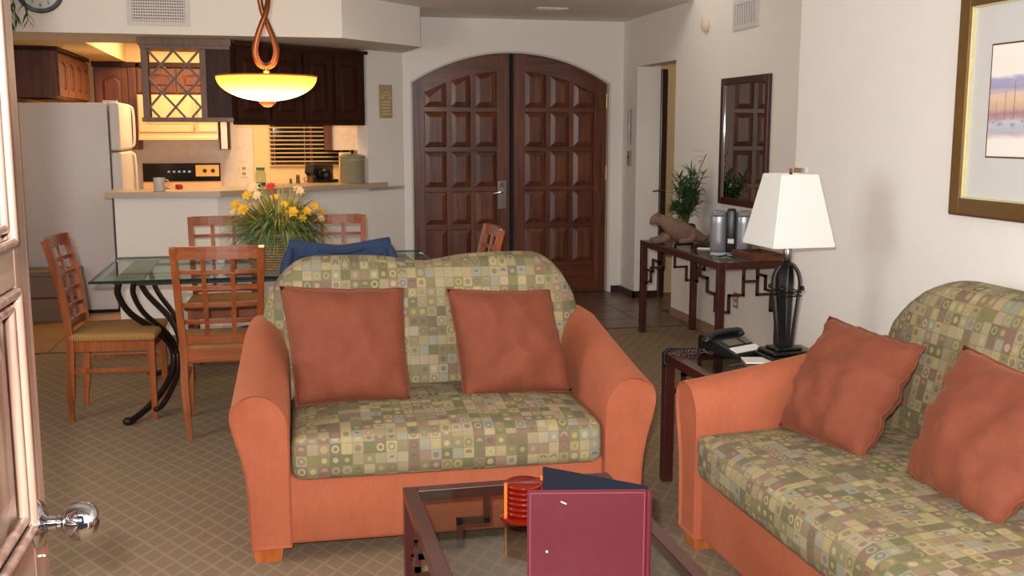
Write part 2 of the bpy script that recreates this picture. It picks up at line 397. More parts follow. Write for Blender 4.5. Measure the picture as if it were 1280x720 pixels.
def rbox(bm, lo, hi, r, n=(12, 8, 6), deform=None, uv=True):
    """box with rounded edges on a grid; deform maps the finished points"""
    lo = Vector(lo); hi = Vector(hi); c = (lo + hi) / 2; h = (hi - lo) / 2
    cache = {}; uvl = bm.loops.layers.uv.verify()
    def V(p):
        k = tuple(round(x, 5) for x in p)
        if k not in cache:
            q = Vector(p); inner = Vector([max(-(h[i] - r), min(h[i] - r, q[i])) for i in range(3)])
            d = q - inner
            if d.length > 1e-9: q = inner + d.normalized() * r
            nrm = (d.normalized() if d.length > 1e-9 else Vector((0, 0, 1)))
            w = c + q
            if deform: w = Vector(deform(w.copy(), q, h, nrm))
            cache[k] = bm.verts.new(w)
        return cache[k]
    def spread(m, k, hh):   # grid lines, concentrated near the rounded rims
        t = -1 + 2 * k / m
        rim = [-hh, -hh + r * .3, -hh + r]
        if m < 5: return t * hh
        if k < 3: return rim[k]
        if k > m - 3: return -rim[m - k]
        return -(hh - r) + 2 * (hh - r) * (k - 2) / (m - 4)
    for ax in range(3):
        u, v = (ax + 1) % 3, (ax + 2) % 3
        for sgn in (-1, 1):
            for i in range(n[u]):
                for j in range(n[v]):
                    q = []
                    for (a, b) in ((i, j), (i + 1, j), (i + 1, j + 1), (i, j + 1)):
                        p = [0, 0, 0]; p[ax] = sgn * h[ax]; p[u] = spread(n[u], a, h[u]); p[v] = spread(n[v], b, h[v]); q.append(V(p))
                    if sgn < 0: q = q[::-1]
                    if len(set(q)) < 4: continue
                    try: f = bm.faces.new(q)
                    except ValueError: continue
                    f.smooth = True
                    for lp in f.loops:
                        co = lp.vert.co
                        lp[uvl].uv = {0: (co.y, co.z), 1: (co.x, co.z), 2: (co.x, co.y)}[ax]
    return cache
def obj(name, bm, mat, parent=None, smooth=None, world=False):
    bmesh.ops.recalc_face_normals(bm, faces=bm.faces[:])
    if world and parent is not None:
        off, a_ = Vector((0, 0, 0)), parent
        while a_ is not None: off += a_.location; a_ = a_.parent
        bmesh.ops.translate(bm, verts=bm.verts[:], vec=-off)
    me = bpy.data.meshes.new(name); bm.to_mesh(me); bm.free()
    for m_ in (mat if isinstance(mat, (list, tuple)) else [mat]): me.materials.append(M[m_] if isinstance(m_, str) else m_)
    o = bpy.data.objects.new(name, me); COL.objects.link(o)
    if parent is not None: o.parent = parent
    if smooth:
        for p in me.polygons: p.use_smooth = True
        if smooth < 180:
            try: me.set_sharp_from_angle(angle=R(smooth))
            except Exception: pass
    return o
def thing(name, label, cat, loc=(0, 0, 0), rz=0, group=None):
    o = bpy.data.objects.new(name, None); COL.objects.link(o); o.empty_display_size = .1
    o.location = loc; o.rotation_euler = (0, 0, rz); o['label'] = label; o['category'] = cat
    if group: o['group'] = group
    return o
def tag(o, label, cat, group=None):
    o['label'] = label; o['category'] = cat
    if group: o['group'] = group
    return o
def recentre(o, base):
    """give a one-mesh thing its origin at its base"""
    b = Vector(base); o.data.transform(Matrix.Translation(-b)); o.location = b; return o
def struct(name, bm, mat, parent=None):
    o = obj(name, bm, mat, parent)
    if parent is None: o['kind'] = 'structure'
    return o
def sempty(name, loc=(0, 0, 0), rz=0):
    o = bpy.data.objects.new(name, None); COL.objects.link(o); o.location = loc; o.rotation_euler = (0, 0, rz); o['kind'] = 'structure'; return o
def copy_tree(o, parent=None):
    c = o.copy(); COL.objects.link(c)
    if parent is not None: c.parent = parent
    for ch in list(o.children): copy_tree(ch, c)
    return c
def lerp(a, b, t): return a + (b - a) * t
def smooth_pts(pts, k=6):
    """Catmull-Rom through the points"""
    P = [Vector(p) for p in pts]; out = []
    for i in range(len(P) - 1):
        p0 = P[max(i - 1, 0)]; p1 = P[i]; p2 = P[i + 1]; p3 = P[min(i + 2, len(P) - 1)]
        for j in range(k):
            t = j / k
            out.append(.5 * ((2 * p1) + (p2 - p0) * t + (2 * p0 - 5 * p1 + 4 * p2 - p3) * t * t + (3 * p1 - p0 - 3 * p2 + p3) * t ** 3))
    out.append(P[-1]); return out
def text_mesh(name, body, size, mat, parent, loc, rot, depth=.0006):
    cu = bpy.data.curves.new(name, 'FONT'); cu.body = body; cu.size = size; cu.align_x = 'CENTER'; cu.align_y = 'CENTER'; cu.extrude = depth
    o = bpy.data.objects.new(name, cu); COL.objects.link(o)
    bpy.context.view_layer.update()
    me = bpy.data.meshes.new_from_object(o.evaluated_get(bpy.context.evaluated_depsgraph_get()))
    bpy.data.objects.remove(o); bpy.data.curves.remove(cu)
    me.materials.clear(); me.materials.append(M[mat])
    q = bpy.data.objects.new(name, me); COL.objects.link(q); q.parent = parent; q.location = loc; q.rotation_euler = rot
    return q
#@@STRUCTURE
# ================================================================ THE SETTING
YE = 9.25          # entry wall
XR = 3.16          # deep part of the right wall
ARC_C, ARC_R, ARC_H = 2.12, 1.68, .533    # arch: centre x, radius, centre height
DL, DR = ARC_C - .922, ARC_C + .922
def arch(x, rad=ARC_R): return ARC_H + math.sqrt(max(0, rad * rad - (x - ARC_C) ** 2))
# floor: carpet everywhere, laid tiles in foyer and kitchen
b = BM(); box(b, (-3.2, -.6, -.1), (5.6, 11.8, 0)); floor = struct('floor', b, 'carpet')
b = BM(); prism(b, [(1.0, 7.5), (XR, 7.5), (XR, 7.95), (4.9, 7.95), (4.9, YE), (1.0, YE)], 'z', .0005, .0035); obj('grout_bed', b, 'grout', floor)
b = BM(); prism(b, [(-2.75, 7.5), (-1.14, 7.5), (-1.14, 8.06), (-.4, 8.06), (1.0, 9.2), (1.0, 11.3), (-2.75, 11.3)], 'z', .0005, .0035); obj('grout_bed', b, 'grout', floor)
tile_me = None
def lay(x0, x1, y0, y1, s, mat, shift=False):
    global tile_me
    bb = BM(); box(bb, (.003, .003, 0), (s - .003, s - .003, .006), .001)
    me = None; ny = int(round((y1 - y0) / s)); nx = int(round((x1 - x0) / s))
    for j in range(ny):
        for i in range(nx):
            if me is None: o = obj('tile', bb, mat, floor); me = o.data
            else: o = bpy.data.objects.new('tile', me); COL.objects.link(o); o.parent = floor
            o.location = (x0 + i * s, y0 + j * s, .003)
lay(1.06, 3.16, 7.5, 9.25, .35, 'tile')
lay(3.16, 4.56, 8.2, 9.25, .35, 'tile')
lay(-2.74, -1.14, 7.5, 8.3, .4, 'kfloor')
lay(-2.74, -.34, 8.3, 9.1, .4, 'kfloor')

# entry wall with its arched opening
b = BM()
box(b, (.9, YE, 0), (DL, YE + .16, 3.3)); box(b, (DR, YE, 0), (5.0, YE + .16, 3.3))
N = 28
for i in range(N):
    x0 = lerp(DL, DR, i / N); x1 = lerp(DL, DR, (i + 1) / N)
    prism(b, [(x0, arch(x0)), (x1, arch(x1)), (x1, 3.3), (x0, 3.3)], 'y', YE, YE + .16)
bmesh.ops.remove_doubles(b, verts=b.verts[:], dist=1e-5)
struct('wall_back', b, 'wall')
# right wall, deep part: mirror side, with the passage opening
b = BM()
box(b, (XR, 4.2, 0), (XR + .14, 7.96, 3.3)); box(b, (XR, 8.87, 0), (XR + .22, YE, 3.3)); box(b, (XR, 7.96, 2.07), (XR + .14, 8.87, 3.3))
struct('wall_right', b, 'wall')
# right wall, near part standing proud of it
b = BM(); box(b, (2.5, -.4, 0), (3.3, 4.70, 3.3)); struct('wall_right', b, 'wall')
# passage behind the opening
b = BM(); box(b, (3.38, 9.10, 0), (5.0, 9.24, 2.5)); box(b, (4.9, 7.6, 0), (5.0, 9.2, 2.5)); box(b, (3.3, 7.5, 0), (5.0, 7.62, 2.5)); struct('wall_passage', b, 'kitchen')
b = BM(); box(b, (3.3, 7.5, 2.5), (5.0, 9.25, 2.6)); struct('ceiling', b, 'ceiling')
# left wall, kitchen walls
b = BM(); box(b, (-2.75, 1.2, 0), (-2.62, 2.4, 3.3)); box(b, (-2.75, 4.8, 0), (-2.62, 9.0, 3.3)); box(b, (-2.75, 2.4, 0), (-2.62, 4.8, .8)); box(b, (-2.75, 2.4, 2.6), (-2.62, 4.8, 3.3)); struct('wall_left', b, 'wall')
b = BM(); box(b, (-2.2, 9.0, 0), (-2.05, 11.4, 2.6)); box(b, (-2.75, 8.95, 0), (-2.05, 9.05, 2.6)); struct('wall_left', b, 'kitchen')
b = BM(); box(b, (-2.2, 11.3, 0), (-.02, 11.42, 2.6)); box(b, (.82, 11.3, 0), (1.3, 11.42, 2.6)); box(b, (-.02, 11.3, 0), (.82, 11.42, 1.14)); box(b, (-.02, 11.3, 1.66), (.82, 11.42, 2.6)); struct('wall_kitchen', b, 'kitchen')
b = BM(); box(b, (1.02, 9.3, 0), (1.14, 11.4, 2.6)); struct('wall_kitchen', b, 'kitchen')
# wall behind the camera with the doorway and the window opening
b = BM(); box(b, (-2.75, .52, 0), (-.42, .66, 3.3)); box(b, (.72, .52, 0), (2.6, .66, .95)); box(b, (.72, .52, 2.55), (2.6, .66, 3.3)); box(b, (-.42, .52, 2.1), (.72, .66, 3.3)); struct('wall_front', b, 'wall')
# living room ceiling, foyer ceiling
b = BM(); box(b, (-2.75, .5, 3.3), (3.3, 8.7, 3.4)); struct('ceiling', b, 'ceiling')
b = BM(); prism(b, [(-.2, 7.62), (XR, 7.62), (XR, YE), (-.2, YE)], 'z', 2.49, 3.3); struct('ceiling', b, 'wall')
# soffit over the peninsula and the dropped kitchen ceiling with its light well
b = BM()
prism(b, [(-2.62, 7.87), (.523, 7.87), (1.19, 8.54), (1.13, 9.25), (.78, 9.24), (.0, 8.6), (-2.62, 8.6)], 'z', 2.18, 3.3)
struct('ceiling', b, 'wall')
b = BM()
prism(b, [(-2.62, 8.6), (-1.38, 8.6), (-1.38, 11.3), (-2.62, 11.3)], 'z', 2.181, 2.6)
prism(b, [(-1.38, 8.6), (0, 8.6), (.13, 8.71), (-1.38, 8.71)], 'z', 2.181, 2.6)
prism(b, [(-1.38, 11.06), (.3, 11.06), (.3, 11.3), (-1.38, 11.3)], 'z', 2.181, 2.6)
prism(b, [(.3, 8.85), (1.06, 9.46), (1.06, 11.3), (.3, 11.3)], 'z', 2.181, 2.6)
box(b, (-1.38, 8.6, 2.5), (.4, 11.2, 2.6))
struct('ceiling', b, 'kitchen')
# peninsula half wall, its raised end and the counter on top
ux, uy = 1.54 / math.hypot(1.54, 1.25), 1.25 / math.hypot(1.54, 1.25)   # along the angled run
nx_, ny_ = -uy, ux
def ang(s, d): return (-.41 + ux * s + nx_ * d, 8.0 + uy * s + ny_ * d)
b = BM(); prism(b, [(-1.13, 8.0), (-.41, 8.0), ang(1.983, 0), ang(1.983, .13), (-.41 + .02, 8.17), (-.44, 8.13), (-1.13, 8.13)], 'z', 0, 1.03); struct('wall_peninsula', b, 'wall')
b = BM(); prism(b, [ang(1.55, 0), ang(1.983, 0), ang(1.983, .13), ang(1.55, .13)], 'z', 1.0, 2.2); struct('wall_peninsula', b, 'wall')
b = BM(); prism(b, [(-1.19, 7.93), (-.385, 7.93), ang(1.72, -.06), ang(1.72, -.004), ang(1.54, -.004), ang(1.54, .52), ang(-.12, .52), (-1.19, 8.42)], 'z', 1.03, 1.07)
o = struct('trim_1', b, 'counter')
b = BM(); box(b, (-1.12, 8.14, 0), (-.6, 8.6, .9)); o = struct('trim_2', b, 'cab')
# baseboards
b = BM(); box(b, (DR + .02, YE - .02, 0), (XR, YE, .07)); box(b, (XR - .02, 8.85, 0), (XR, YE, .07)); box(b, (XR - .02, 8.85, 0), (XR + .22, 8.87, .07)); struct('baseboard_back', b, 'base')
b = BM(); box(b, (XR - .012, 4.7, 0), (XR, 7.96, .075)); box(b, (XR - .012, 7.948, 0), (XR + .14, 7.972, .075)); struct('baseboard_right', b, 'basetan')

# ---------------------------------------------------------------- arched double door
def raised(bm, x0, x1, zb, zt0, zt1, y, d=.016, ins=.045, foot=.004):
    """raised panel: bevelled pyramid frustum on a quad whose top edge may slope; front faces -y"""
    O = [(x0, zb), (x1, zb), (x1, zt1), (x0, zt0)]
    I = [(x0 + ins, zb + ins), (x1 - ins, zb + ins), (x1 - ins, zt1 - ins), (x0 + ins, zt0 - ins)]
    o_ = [bm.verts.new((p[0], y, p[1])) for p in O]; k = [bm.verts.new((p[0], y + .012, p[1])) for p in O]
    i_ = [bm.verts.new((p[0], y - d, p[1])) for p in I]
    bm.faces.new(i_); bm.faces.new(k[::-1])
    for a in range(4):
        bm.faces.new((o_[a], o_[(a + 1) % 4], i_[(a + 1) % 4], i_[a])); bm.faces.new((k[a], k[(a + 1) % 4], o_[(a + 1) % 4], o_[a]))
door = sempty('door_1', (ARC_C, YE, 0))
YD = .075     # door face behind the wall face (local)
def leaf(sg):
    A = lambda x: ARC_H + math.sqrt((ARC_R - .012) ** 2 - x * x)
    xo, xi = .905, .012 if sg > 0 else .018      # outer, inner edge
    cols = [.165, .395, .625, .80] ; cols = [xi + .115, xi + .335, xi + .555, xi + .775]
    rows = [.30, .645, .985, 1.345, 1.70]
    yb, yf = YD, YD + .05
    N = 14
    bmk = BM()
    for i in range(N):       # backing slab
        x0 = lerp(xi, xo, i / N); x1 = lerp(xi, xo, (i + 1) / N)
        prism(bmk, [(sg * x0, .012), (sg * x1, .012), (sg * x1, A(x1)), (sg * x0, A(x0))], 'y', yb + .014, yf)
    bmesh.ops.remove_doubles(bmk, verts=bmk.verts[:], dist=1e-5)
    lf = obj('leaf', bmk, 'entry', door)
    def piece(name, lo, hi, mat):
        q = BM(); box(q, (min(sg * lo[0], sg * hi[0]), yb, lo[1]), (max(sg * lo[0], sg * hi[0]), yb + .014, hi[1]), .003); obj(name, q, mat, lf)
    T = lambda x: A(x) - .155     # top line of the top panels
    def stile(x0, x1):
        q = BM(); prism(q, [(sg * x0, .012), (sg * x1, .012), (sg * x1, A(x1) - .002), (sg * x0, A(x0) - .002)], 'y', yb, yb + .014); obj('stile', q, 'entry', lf)
    stile(xi, cols[0]); stile(cols[3], xo)
    for c in (cols[1], cols[2]):
        q = BM(); prism(q, [(sg * (c - .022), .28), (sg * (c + .022), .28), (sg * (c + .022), T(c)), (sg * (c - .022), T(c))], 'y', yb + .001, yb + .014); obj('mullion', q, 'entry', lf)
    piece('rail', (cols[0], .012), (cols[3], .30), 'entryx')
    for z in rows[1:]: piece('rail', (cols[0], z - .022), (cols[3], z + .022), 'entryx')
    q = BM()
    for i in range(N):
        x0 = lerp(cols[0], cols[3], i / N); x1 = lerp(cols[0], cols[3], (i + 1) / N)
        prism(q, [(sg * x0, T(x0)), (sg * x1, T(x1)), (sg * x1, A(x1) - .002), (sg * x0, A(x0) - .002)], 'y', yb, yb + .014)
    bmesh.ops.remove_doubles(q, verts=q.verts[:], dist=1e-5)
    obj('top_rail', q, 'entryx', lf)
    for ci in range(3):
        x0 = cols[ci] + (.022 if ci else 0); x1 = cols[ci + 1] - (.022 if ci < 2 else 0)
        for ri in range(5):
            zb = rows[ri] + (.022 if ri else 0)
            if ri < 4: za = zc = rows[ri + 1] - .022
            else: za, zc = T(x0), T(x1)
            q = BM()
            if sg > 0: raised(q, x0, x1, zb, za, zc, yb + .012)
            else: raised(q, -x1, -x0, zb, zc, za, yb + .012)
            obj('panel', q, 'entry', lf)
    for z in (.42, 1.06, 1.72):
        q = BM(); hx = sg * (xo + .002)
        for k in range(5): tube(q, [(hx, yb - .004, z + k * .026), (hx, yb - .004, z + k * .026 + .022)], .008, 8)
        obj('hinge', q, 'brass', lf)
    return lf
lfl = leaf(-1); lfr = leaf(1)
# lockset on the left leaf
q = BM(); box(q, (-.125, YD - .012, .80), (-.045, YD, 1.06), .004); hp = obj('handle_plate', q, 'satin', lfl)
q = BM(); tube(q, [(-.085, YD - .01, .96), (-.085, YD - .05, .96)], .012, 10); tube(q, smooth_pts([(-.085, YD - .05, .96), (-.12, YD - .052, .955), (-.17, YD - .05, .945)]), .010, 8); obj('lever', q, 'chrome', lfl)
q = BM(); lathe(q, [(.02, -.014), (.022, -.008), (.022, 0)], (-.085, YD - .012, 1.03), 14, 'y'); obj('deadbolt', q, 'chrome', lfl)
q = BM(); box(q, (.0, YD - .014, .012), (.022, YD + .0, 2.19)); obj('astragal', q, 'dark', lfr)
q = BM(); box(q, (-.016, YD + .02, .012), (.014, YD + .05, 2.2)); obj('gap_strip', q, 'dark', door)
# thin painted frame round the opening
q = BM(); sweep(q, [(-.915, .055, 0), (-.915, .055, 1.93)] , .02, .09, (0, 1, 0)); sweep(q, [(.915, .055, 0), (.915, .055, 1.93)], .02, .09, (0, 1, 0)); obj('jamb', q, 'ceiling', door)
q = BM(); pts = []
for i in range(25):
    x = lerp(-.922, .922, i / 24); pts.append((x, .055, ARC_H + math.sqrt((ARC_R - .008) ** 2 - x * x)))
sweep(q, pts, .015, .09, (0, 1, 0)); obj('arched_head', q, 'ceiling', door)
q = BM(); box(q, (-.93, .0, 0), (.93, .16, .012)); obj('threshold', q, 'base', door)
q = BM(); box(q, (-1.0, .17, 0), (1.0, .20, 2.4)); obj('door_backing', q, 'dark', door)

# passage door and its frame, seen edge on inside the opening
dr = sempty('door_2', (3.42, 8.87, 0))
q = BM(); box(q, (-.038, -.02, 0), (.022, .10, 2.05), .006); obj('frame', q, 'base', dr)
q = BM(); box(q, (-.036, .102, .02), (.0, .225, 2.03), .004); obj('door_leaf', q, 'cab', dr)
q = BM(); tube(q, [(-.01, -.02, .98), (-.01, -.06, .98)], .011, 8); tube(q, smooth_pts([(-.01, -.06, .98), (-.07, -.062, .98), (-.12, -.058, .975)]), .009, 8); obj('handle', q, 'chrome', dr)

# ---------------------------------------------------------------- open door in the foreground (varnished, with knob)
dn = sempty('door_3', (-.34, 1.57, 0))
XF = 0.0
q = BM(); box(q, (-.045, -.95, .01), (-.012, 0, 2.06)); lf = obj('leaf', q, 'nearwood', dn)
def np_(name, y0, y1, z0, z1, mat, bev=.004):
    q = BM(); box(q, (-.014, y0, z0), (XF, y1, z1), bev); return obj(name, q, mat, lf)
np_('stile', -.085, 0, .01, 2.06, 'nearwood'); np_('stile', -.95, -.865, .01, 2.06, 'nearwood')
zr = [.01, .24, .25, .86, .935, .90]
bands = [(.01, .20), (.885, .955), (1.295, 1.35), (1.95, 2.06)]
for z0, z1 in bands: np_('rail', -.865, -.085, z0, z1, 'nearwoody')
for y0, y1 in ((-.50, -.45),): np_('mullion', y0, y1, .2, 1.95, 'nearwood')
for z0, z1 in ((.20, .885), (.955, 1.295), (1.35, 1.95)):
    for y0, y1 in ((-.865, -.50), (-.45, -.085)):
        # moulding strips round each field, then the raised field
        q = BM()
        for k, (w_, x_) in enumerate(((.012, .006), (.024, .000))):
            a0, a1, c0, c1 = y0 + w_ * k * .8, y1 - w_ * k * .8, z0 + w_ * k * .8, z1 - w_ * k * .8
            loop = [(x_ - .004, a0 + .006, c0 + .006), (x_ - .004, a1 - .006, c0 + .006), (x_ - .004, a1 - .006, c1 - .006), (x_ - .004, a0 + .006, c1 - .006)]
            for i in range(4): tube(q, [loop[i], loop[(i + 1) % 4]], .007, 8)
        obj('moulding', q, 'nearwood', lf, 60)
        q = BM(); ins = .05; g = .03
        O = [(y0 + g, z0 + g), (y1 - g, z0 + g), (y1 - g, z1 - g), (y0 + g, z1 - g)]
        I = [(y0 + g + ins, z0 + g + ins), (y1 - g - ins, z0 + g + ins), (y1 - g - ins, z1 - g - ins), (y0 + g + ins, z1 - g - ins)]
        a = [q.verts.new((-.012, *p)) for p in O]; c = [q.verts.new((-.001, *p)) for p in I]; d_ = [q.verts.new((-.016, *p)) for p in O]
        q.faces.new(c); q.faces.new(d_[::-1])
        for i in range(4): q.faces.new((a[i], a[(i + 1) % 4], c[(i + 1) % 4], c[i])); q.faces.new((d_[i], d_[(i + 1) % 4], a[(i + 1) % 4], a[i]))
        obj('panel', q, 'nearwood', lf)
q = BM(); lathe(q, [(.0335, 0), (.034, .003), (.031, .008), (.019, .013), (.011, .017), (.0095, .027), (.0115, .029), (.0115, .034), (.014, .036), (.021, .039), (.0255, .046), (.0275, .056), (.0270, .064), (.0235, .074), (.016, .081), (.006, .0835), (0, .084)], (0, -.066, .957), 32, 'x')
kn = obj('door_knob', q, 'chrome', lf, 40)
q = BM(); tube(q, [(.001, -.04, .90), (.004, -.04, .90)], .003, 8); obj('screw', q, 'chrome', kn)
#@@OBJECTS
# ================================================================ SOFAS
def hump(x, hw, top, dip):
    """height of the camel back at x, half width hw"""
    a = abs(x) / hw
    z = top - (top - dip) * math.exp(-(a / .20) ** 2)
    if a > .64: z -= .24 * ((a - .64) / .36) ** 2.4
    return z
def make_sofa(name, label, cat, loc, rz, hw, depth, group=None, backtop=.985, mid=1, ex=.11):
    """front at local y=0 facing -y; hw = half the width between the arms"""
    t = thing(name, label, cat, loc, rz, group)
    # base with rounded corners
    q = BM(); rbox(q, (-hw - .10, .03, .055), (hw + .10, depth, .31), .02, (16, 8, 6)); obj('base', q, 'velvet', t)
    # arms: scroll outline swept back, rising towards the back
    prof = [(0, .055), (0, .30), (0, .48), (.012, .545), (.05, .592), (.10, .612), (.150, .605), (.188, .575), (.200, .53), (.190, .47), (.168, .39), (.152, .30), (.146, .18), (.142, .055)]
    P = smooth_pts([(p[0], p[1], 0) for p in prof[:]], 3)
    for sg in (-1, 1):
        q = BM(); uvl = None; rings = []; NS = 15
        for j in range(-2, NS + 1):
            if j == -2: f, y, sc = 0, .012, .90
            elif j == -1: f, y, sc = 0, .002, .97
            else: f = j / NS; y = .012 + (depth - .05) * f; sc = 1
            rise = .125 * min(1, f * 1.25) ** 1.1
            ring = []
            for p in P:
                x, z = p.x, p.y
                k = max(0, (z - .3) / .31)
                cx, cz = .08, .35
                x2 = cx + (x - cx) * sc; z2 = cz + (z - cz) * (1 - (1 - sc) * .35)
                flare = 1 - .35 * f
                x2 = x2 if x2 < .142 else .142 + (x2 - .142) * flare
                ring.append(q.verts.new((sg * (hw + x2), y, z2 + rise * k)))
            rings.append(ring)
        for A, B in zip(rings, rings[1:]):
            for i in range(len(P)):
                f_ = q.faces.new((A[i], A[(i + 1) % len(P)], B[(i + 1) % len(P)], B[i])); f_.smooth = True
        q.faces.new(rings[0]); q.faces.new(rings[-1])
        obj('arm', q, 'velvet', t, 50)
    # seat cushion (one bench cushion)
    def puff(w, q_, h, nr):
        u, v = q_.x / h.x, q_.y / h.y
        if q_.z > 0: w.z += .035 * (1 - u ** 4) * (1 - v * v) + .006 * mnoise.noise(Vector((w.x * 4, w.y * 4, 3)))
        w.y -= .012 * (1 - u ** 4) * max(0, -v) * (1 - (q_.z / h.z) ** 2)
        return w
    q = BM(); rbox(q, (-hw + .004, -.006, .292), (hw - .004, depth - .17, .455), .04, (34, 16, 8), puff); obj('seat_cushion', q, 'mosaic', t)
    # camel back
    lean = .13
    def bk(w, q_, h, nr):
        x = w.x; s = (w.z - .40) / .6                 # 0..1 up the back
        top = hump(x, hw + ex + .015, backtop, backtop - .03)
        z = .40 + s * (top - .40)
        wide = 1 - (ex - .045) / (hw + ex) + (ex - .045) / (hw + ex) * min(1, s * 2.2)
        v = 1 - (2 * s - 1) ** 4
        y = w.y + lean * s - (.035 * v * (1 - min(1, abs(x / (hw + ex + .015))) ** 6) if q_.y < 0 else 0)
        return (x * wide, y, z)
    q = BM(); rbox(q, (-hw - ex, depth - .265, .40), (hw + ex, depth - .10, 1.0), .07, (40, 8, 20), bk); obj('back_cushion', q, 'mosaic', t)
    q = BM(); rbox(q, (-hw - .05, depth - .10, .06), (hw + .05, depth, .70), .03, (8, 6, 8), lambda w, a, h, n: (w.x, w.y + .05 * max(0, (w.z - .3)) / .4, w.z)); obj('back_panel', q, 'velvet', t)
    for sx in (-1, 1):
        for yy in (.02, depth - .12):
            q = BM(); x0 = sx * (hw + .085)
            bmx = [(x0 - .055, yy), (x0 + .055, yy), (x0 + .055, yy + .09), (x0 - .055, yy + .09)]
            A = [q.verts.new((x, y, .06)) for x, y in bmx]; B = [q.verts.new((x0 + (x - x0) * .8, yy + .045 + (y - yy - .045) * .8, 0)) for x, y in bmx]
            q.faces.new(A); q.faces.new(B[::-1])
            for i in range(4): q.faces.new((A[i], A[(i + 1) % 4], B[(i + 1) % 4], B[i]))
            obj('foot', q, 'foot', t)
    return t
make_sofa('loveseat', 'two-seat camel-back loveseat with terracotta arms and small-square patterned seat, in the middle of the room', 'sofa', (.588, 3.54, 0), R(-1.5), .565, .92)
make_sofa('sofa', 'long terracotta and square-patterned sofa against the right wall, cut by the frame edge', 'sofa', (1.42, 2.33, 0), R(-90), .985, .98, backtop=.99, ex=.17)

def pillow(label, C4, thick, group, seed, sagx=.04):
    BL, BR, TR, TL = [Vector(c) for c in C4]
    base = (BL + BR) / 2; RA = .008
    nrm = ((BR - BL).cross(TL - BL)).normalized()
    n = 22; q = BM(); vv = {}
    for side in (1, -1):
        for i in range(n + 1):
            for j in range(n + 1):
                rim = i in (0, n) or j in (0, n)
                if side < 0 and rim: vv[(side, i, j)] = vv[(1, i, j)]; continue
                u, v = 2 * i / n - 1, 2 * j / n - 1
                pu = u * (1 - sagx * (1 - v * v)); pv = v * (1 - sagx * (1 - u * u))
                a, c = (pu + 1) / 2, (pv + 1) / 2
                p = BL * (1 - a) * (1 - c) + BR * a * (1 - c) + TR * a * c + TL * (1 - a) * c
                th = thick * ((1 - u * u) * (1 - v * v)) ** .5
                w = mnoise.noise(Vector((u * 2.2 + seed, v * 2.2, side))) + .35 * mnoise.noise(Vector((u * 5 + seed, v * 5, side + 4)))
                edge = (1 - max(abs(u), abs(v)))
                rip = RA * (math.sin(11 * (u if abs(v) > abs(u) else v) + seed * 3) + .7 * math.sin(23 * (u if abs(v) > abs(u) else v) + seed)) * math.exp(-(edge / .28) ** 2) * (1 - max(0, min(abs(u), abs(v))) ** 4)
                p = p + nrm * side * (th * (1 + .36 * w)) + nrm * rip
                vv[(side, i, j)] = q.verts.new(p - base)
    for side in (1, -1):
        for i in range(n):
            for j in range(n):
                f = q.faces.new((vv[(side, i, j)], vv[(side, i + 1, j)], vv[(side, i + 1, j + 1)], vv[(side, i, j + 1)])); f.smooth = True
    # cord along the seam
    t = obj('throw_pillow', q, 'pillow'); t.location = base
    tag(t, label, 'cushion', group)
    q = BM(); seam = [vv2 for vv2 in []]
    loop = []
    for i in range(n): loop.append((i, 0))
    for j in range(n): loop.append((n, j))
    for i in range(n): loop.append((n - i, n))
    for j in range(n): loop.append((0, n - j))
    pts = []
    for i, j in loop:
        u, v = 2 * i / n - 1, 2 * j / n - 1
        pu = u * (1 - sagx * (1 - v * v)); pv = v * (1 - sagx * (1 - u * u)); a, c = (pu + 1) / 2, (pv + 1) / 2
        w = mnoise.noise(Vector((u * 2.2 + seed, v * 2.2, 1)))
        rip = RA * (math.sin(11 * (u if abs(v) > abs(u) else v) + seed * 3) + .7 * math.sin(23 * (u if abs(v) > abs(u) else v) + seed)) * (1 - max(0, min(abs(u), abs(v))) ** 4)
        pts.append(BL * (1 - a) * (1 - c) + BR * a * (1 - c) + TR * a * c + TL * (1 - a) * c + nrm * rip - base)
    tube(q, pts, .0026, 6, True); obj('seam', q, 'pillow', t, 180)
    return t
G1 = 'rust velvet pillows'
pillow('square rust velvet pillow at the left end of the loveseat', [(.055, 3.90, .475), (.485, 3.88, .478), (.482, 4.035, .895), (.008, 4.05, .915)], .10, G1, 1.3)
pillow('square rust velvet pillow at the right end of the loveseat', [(.695, 3.90, .472), (1.135, 3.88, .476), (1.075, 4.03, .868), (.655, 4.04, .885)], .10, G1, 4.1)
pillow('square rust velvet pillow leaning at the far arm end of the long sofa', [(1.71, 3.26, .475), (1.775, 2.83, .475), (2.06, 2.95, .805), (1.94, 3.35, .842)], .10, G1, 7.7)
pillow('square rust velvet pillow on the long sofa nearest the camera', [(1.825, 2.68, .475), (1.80, 2.24, .475), (2.07, 2.16, .80), (2.03, 2.72, .86)], .10, G1, 9.2)

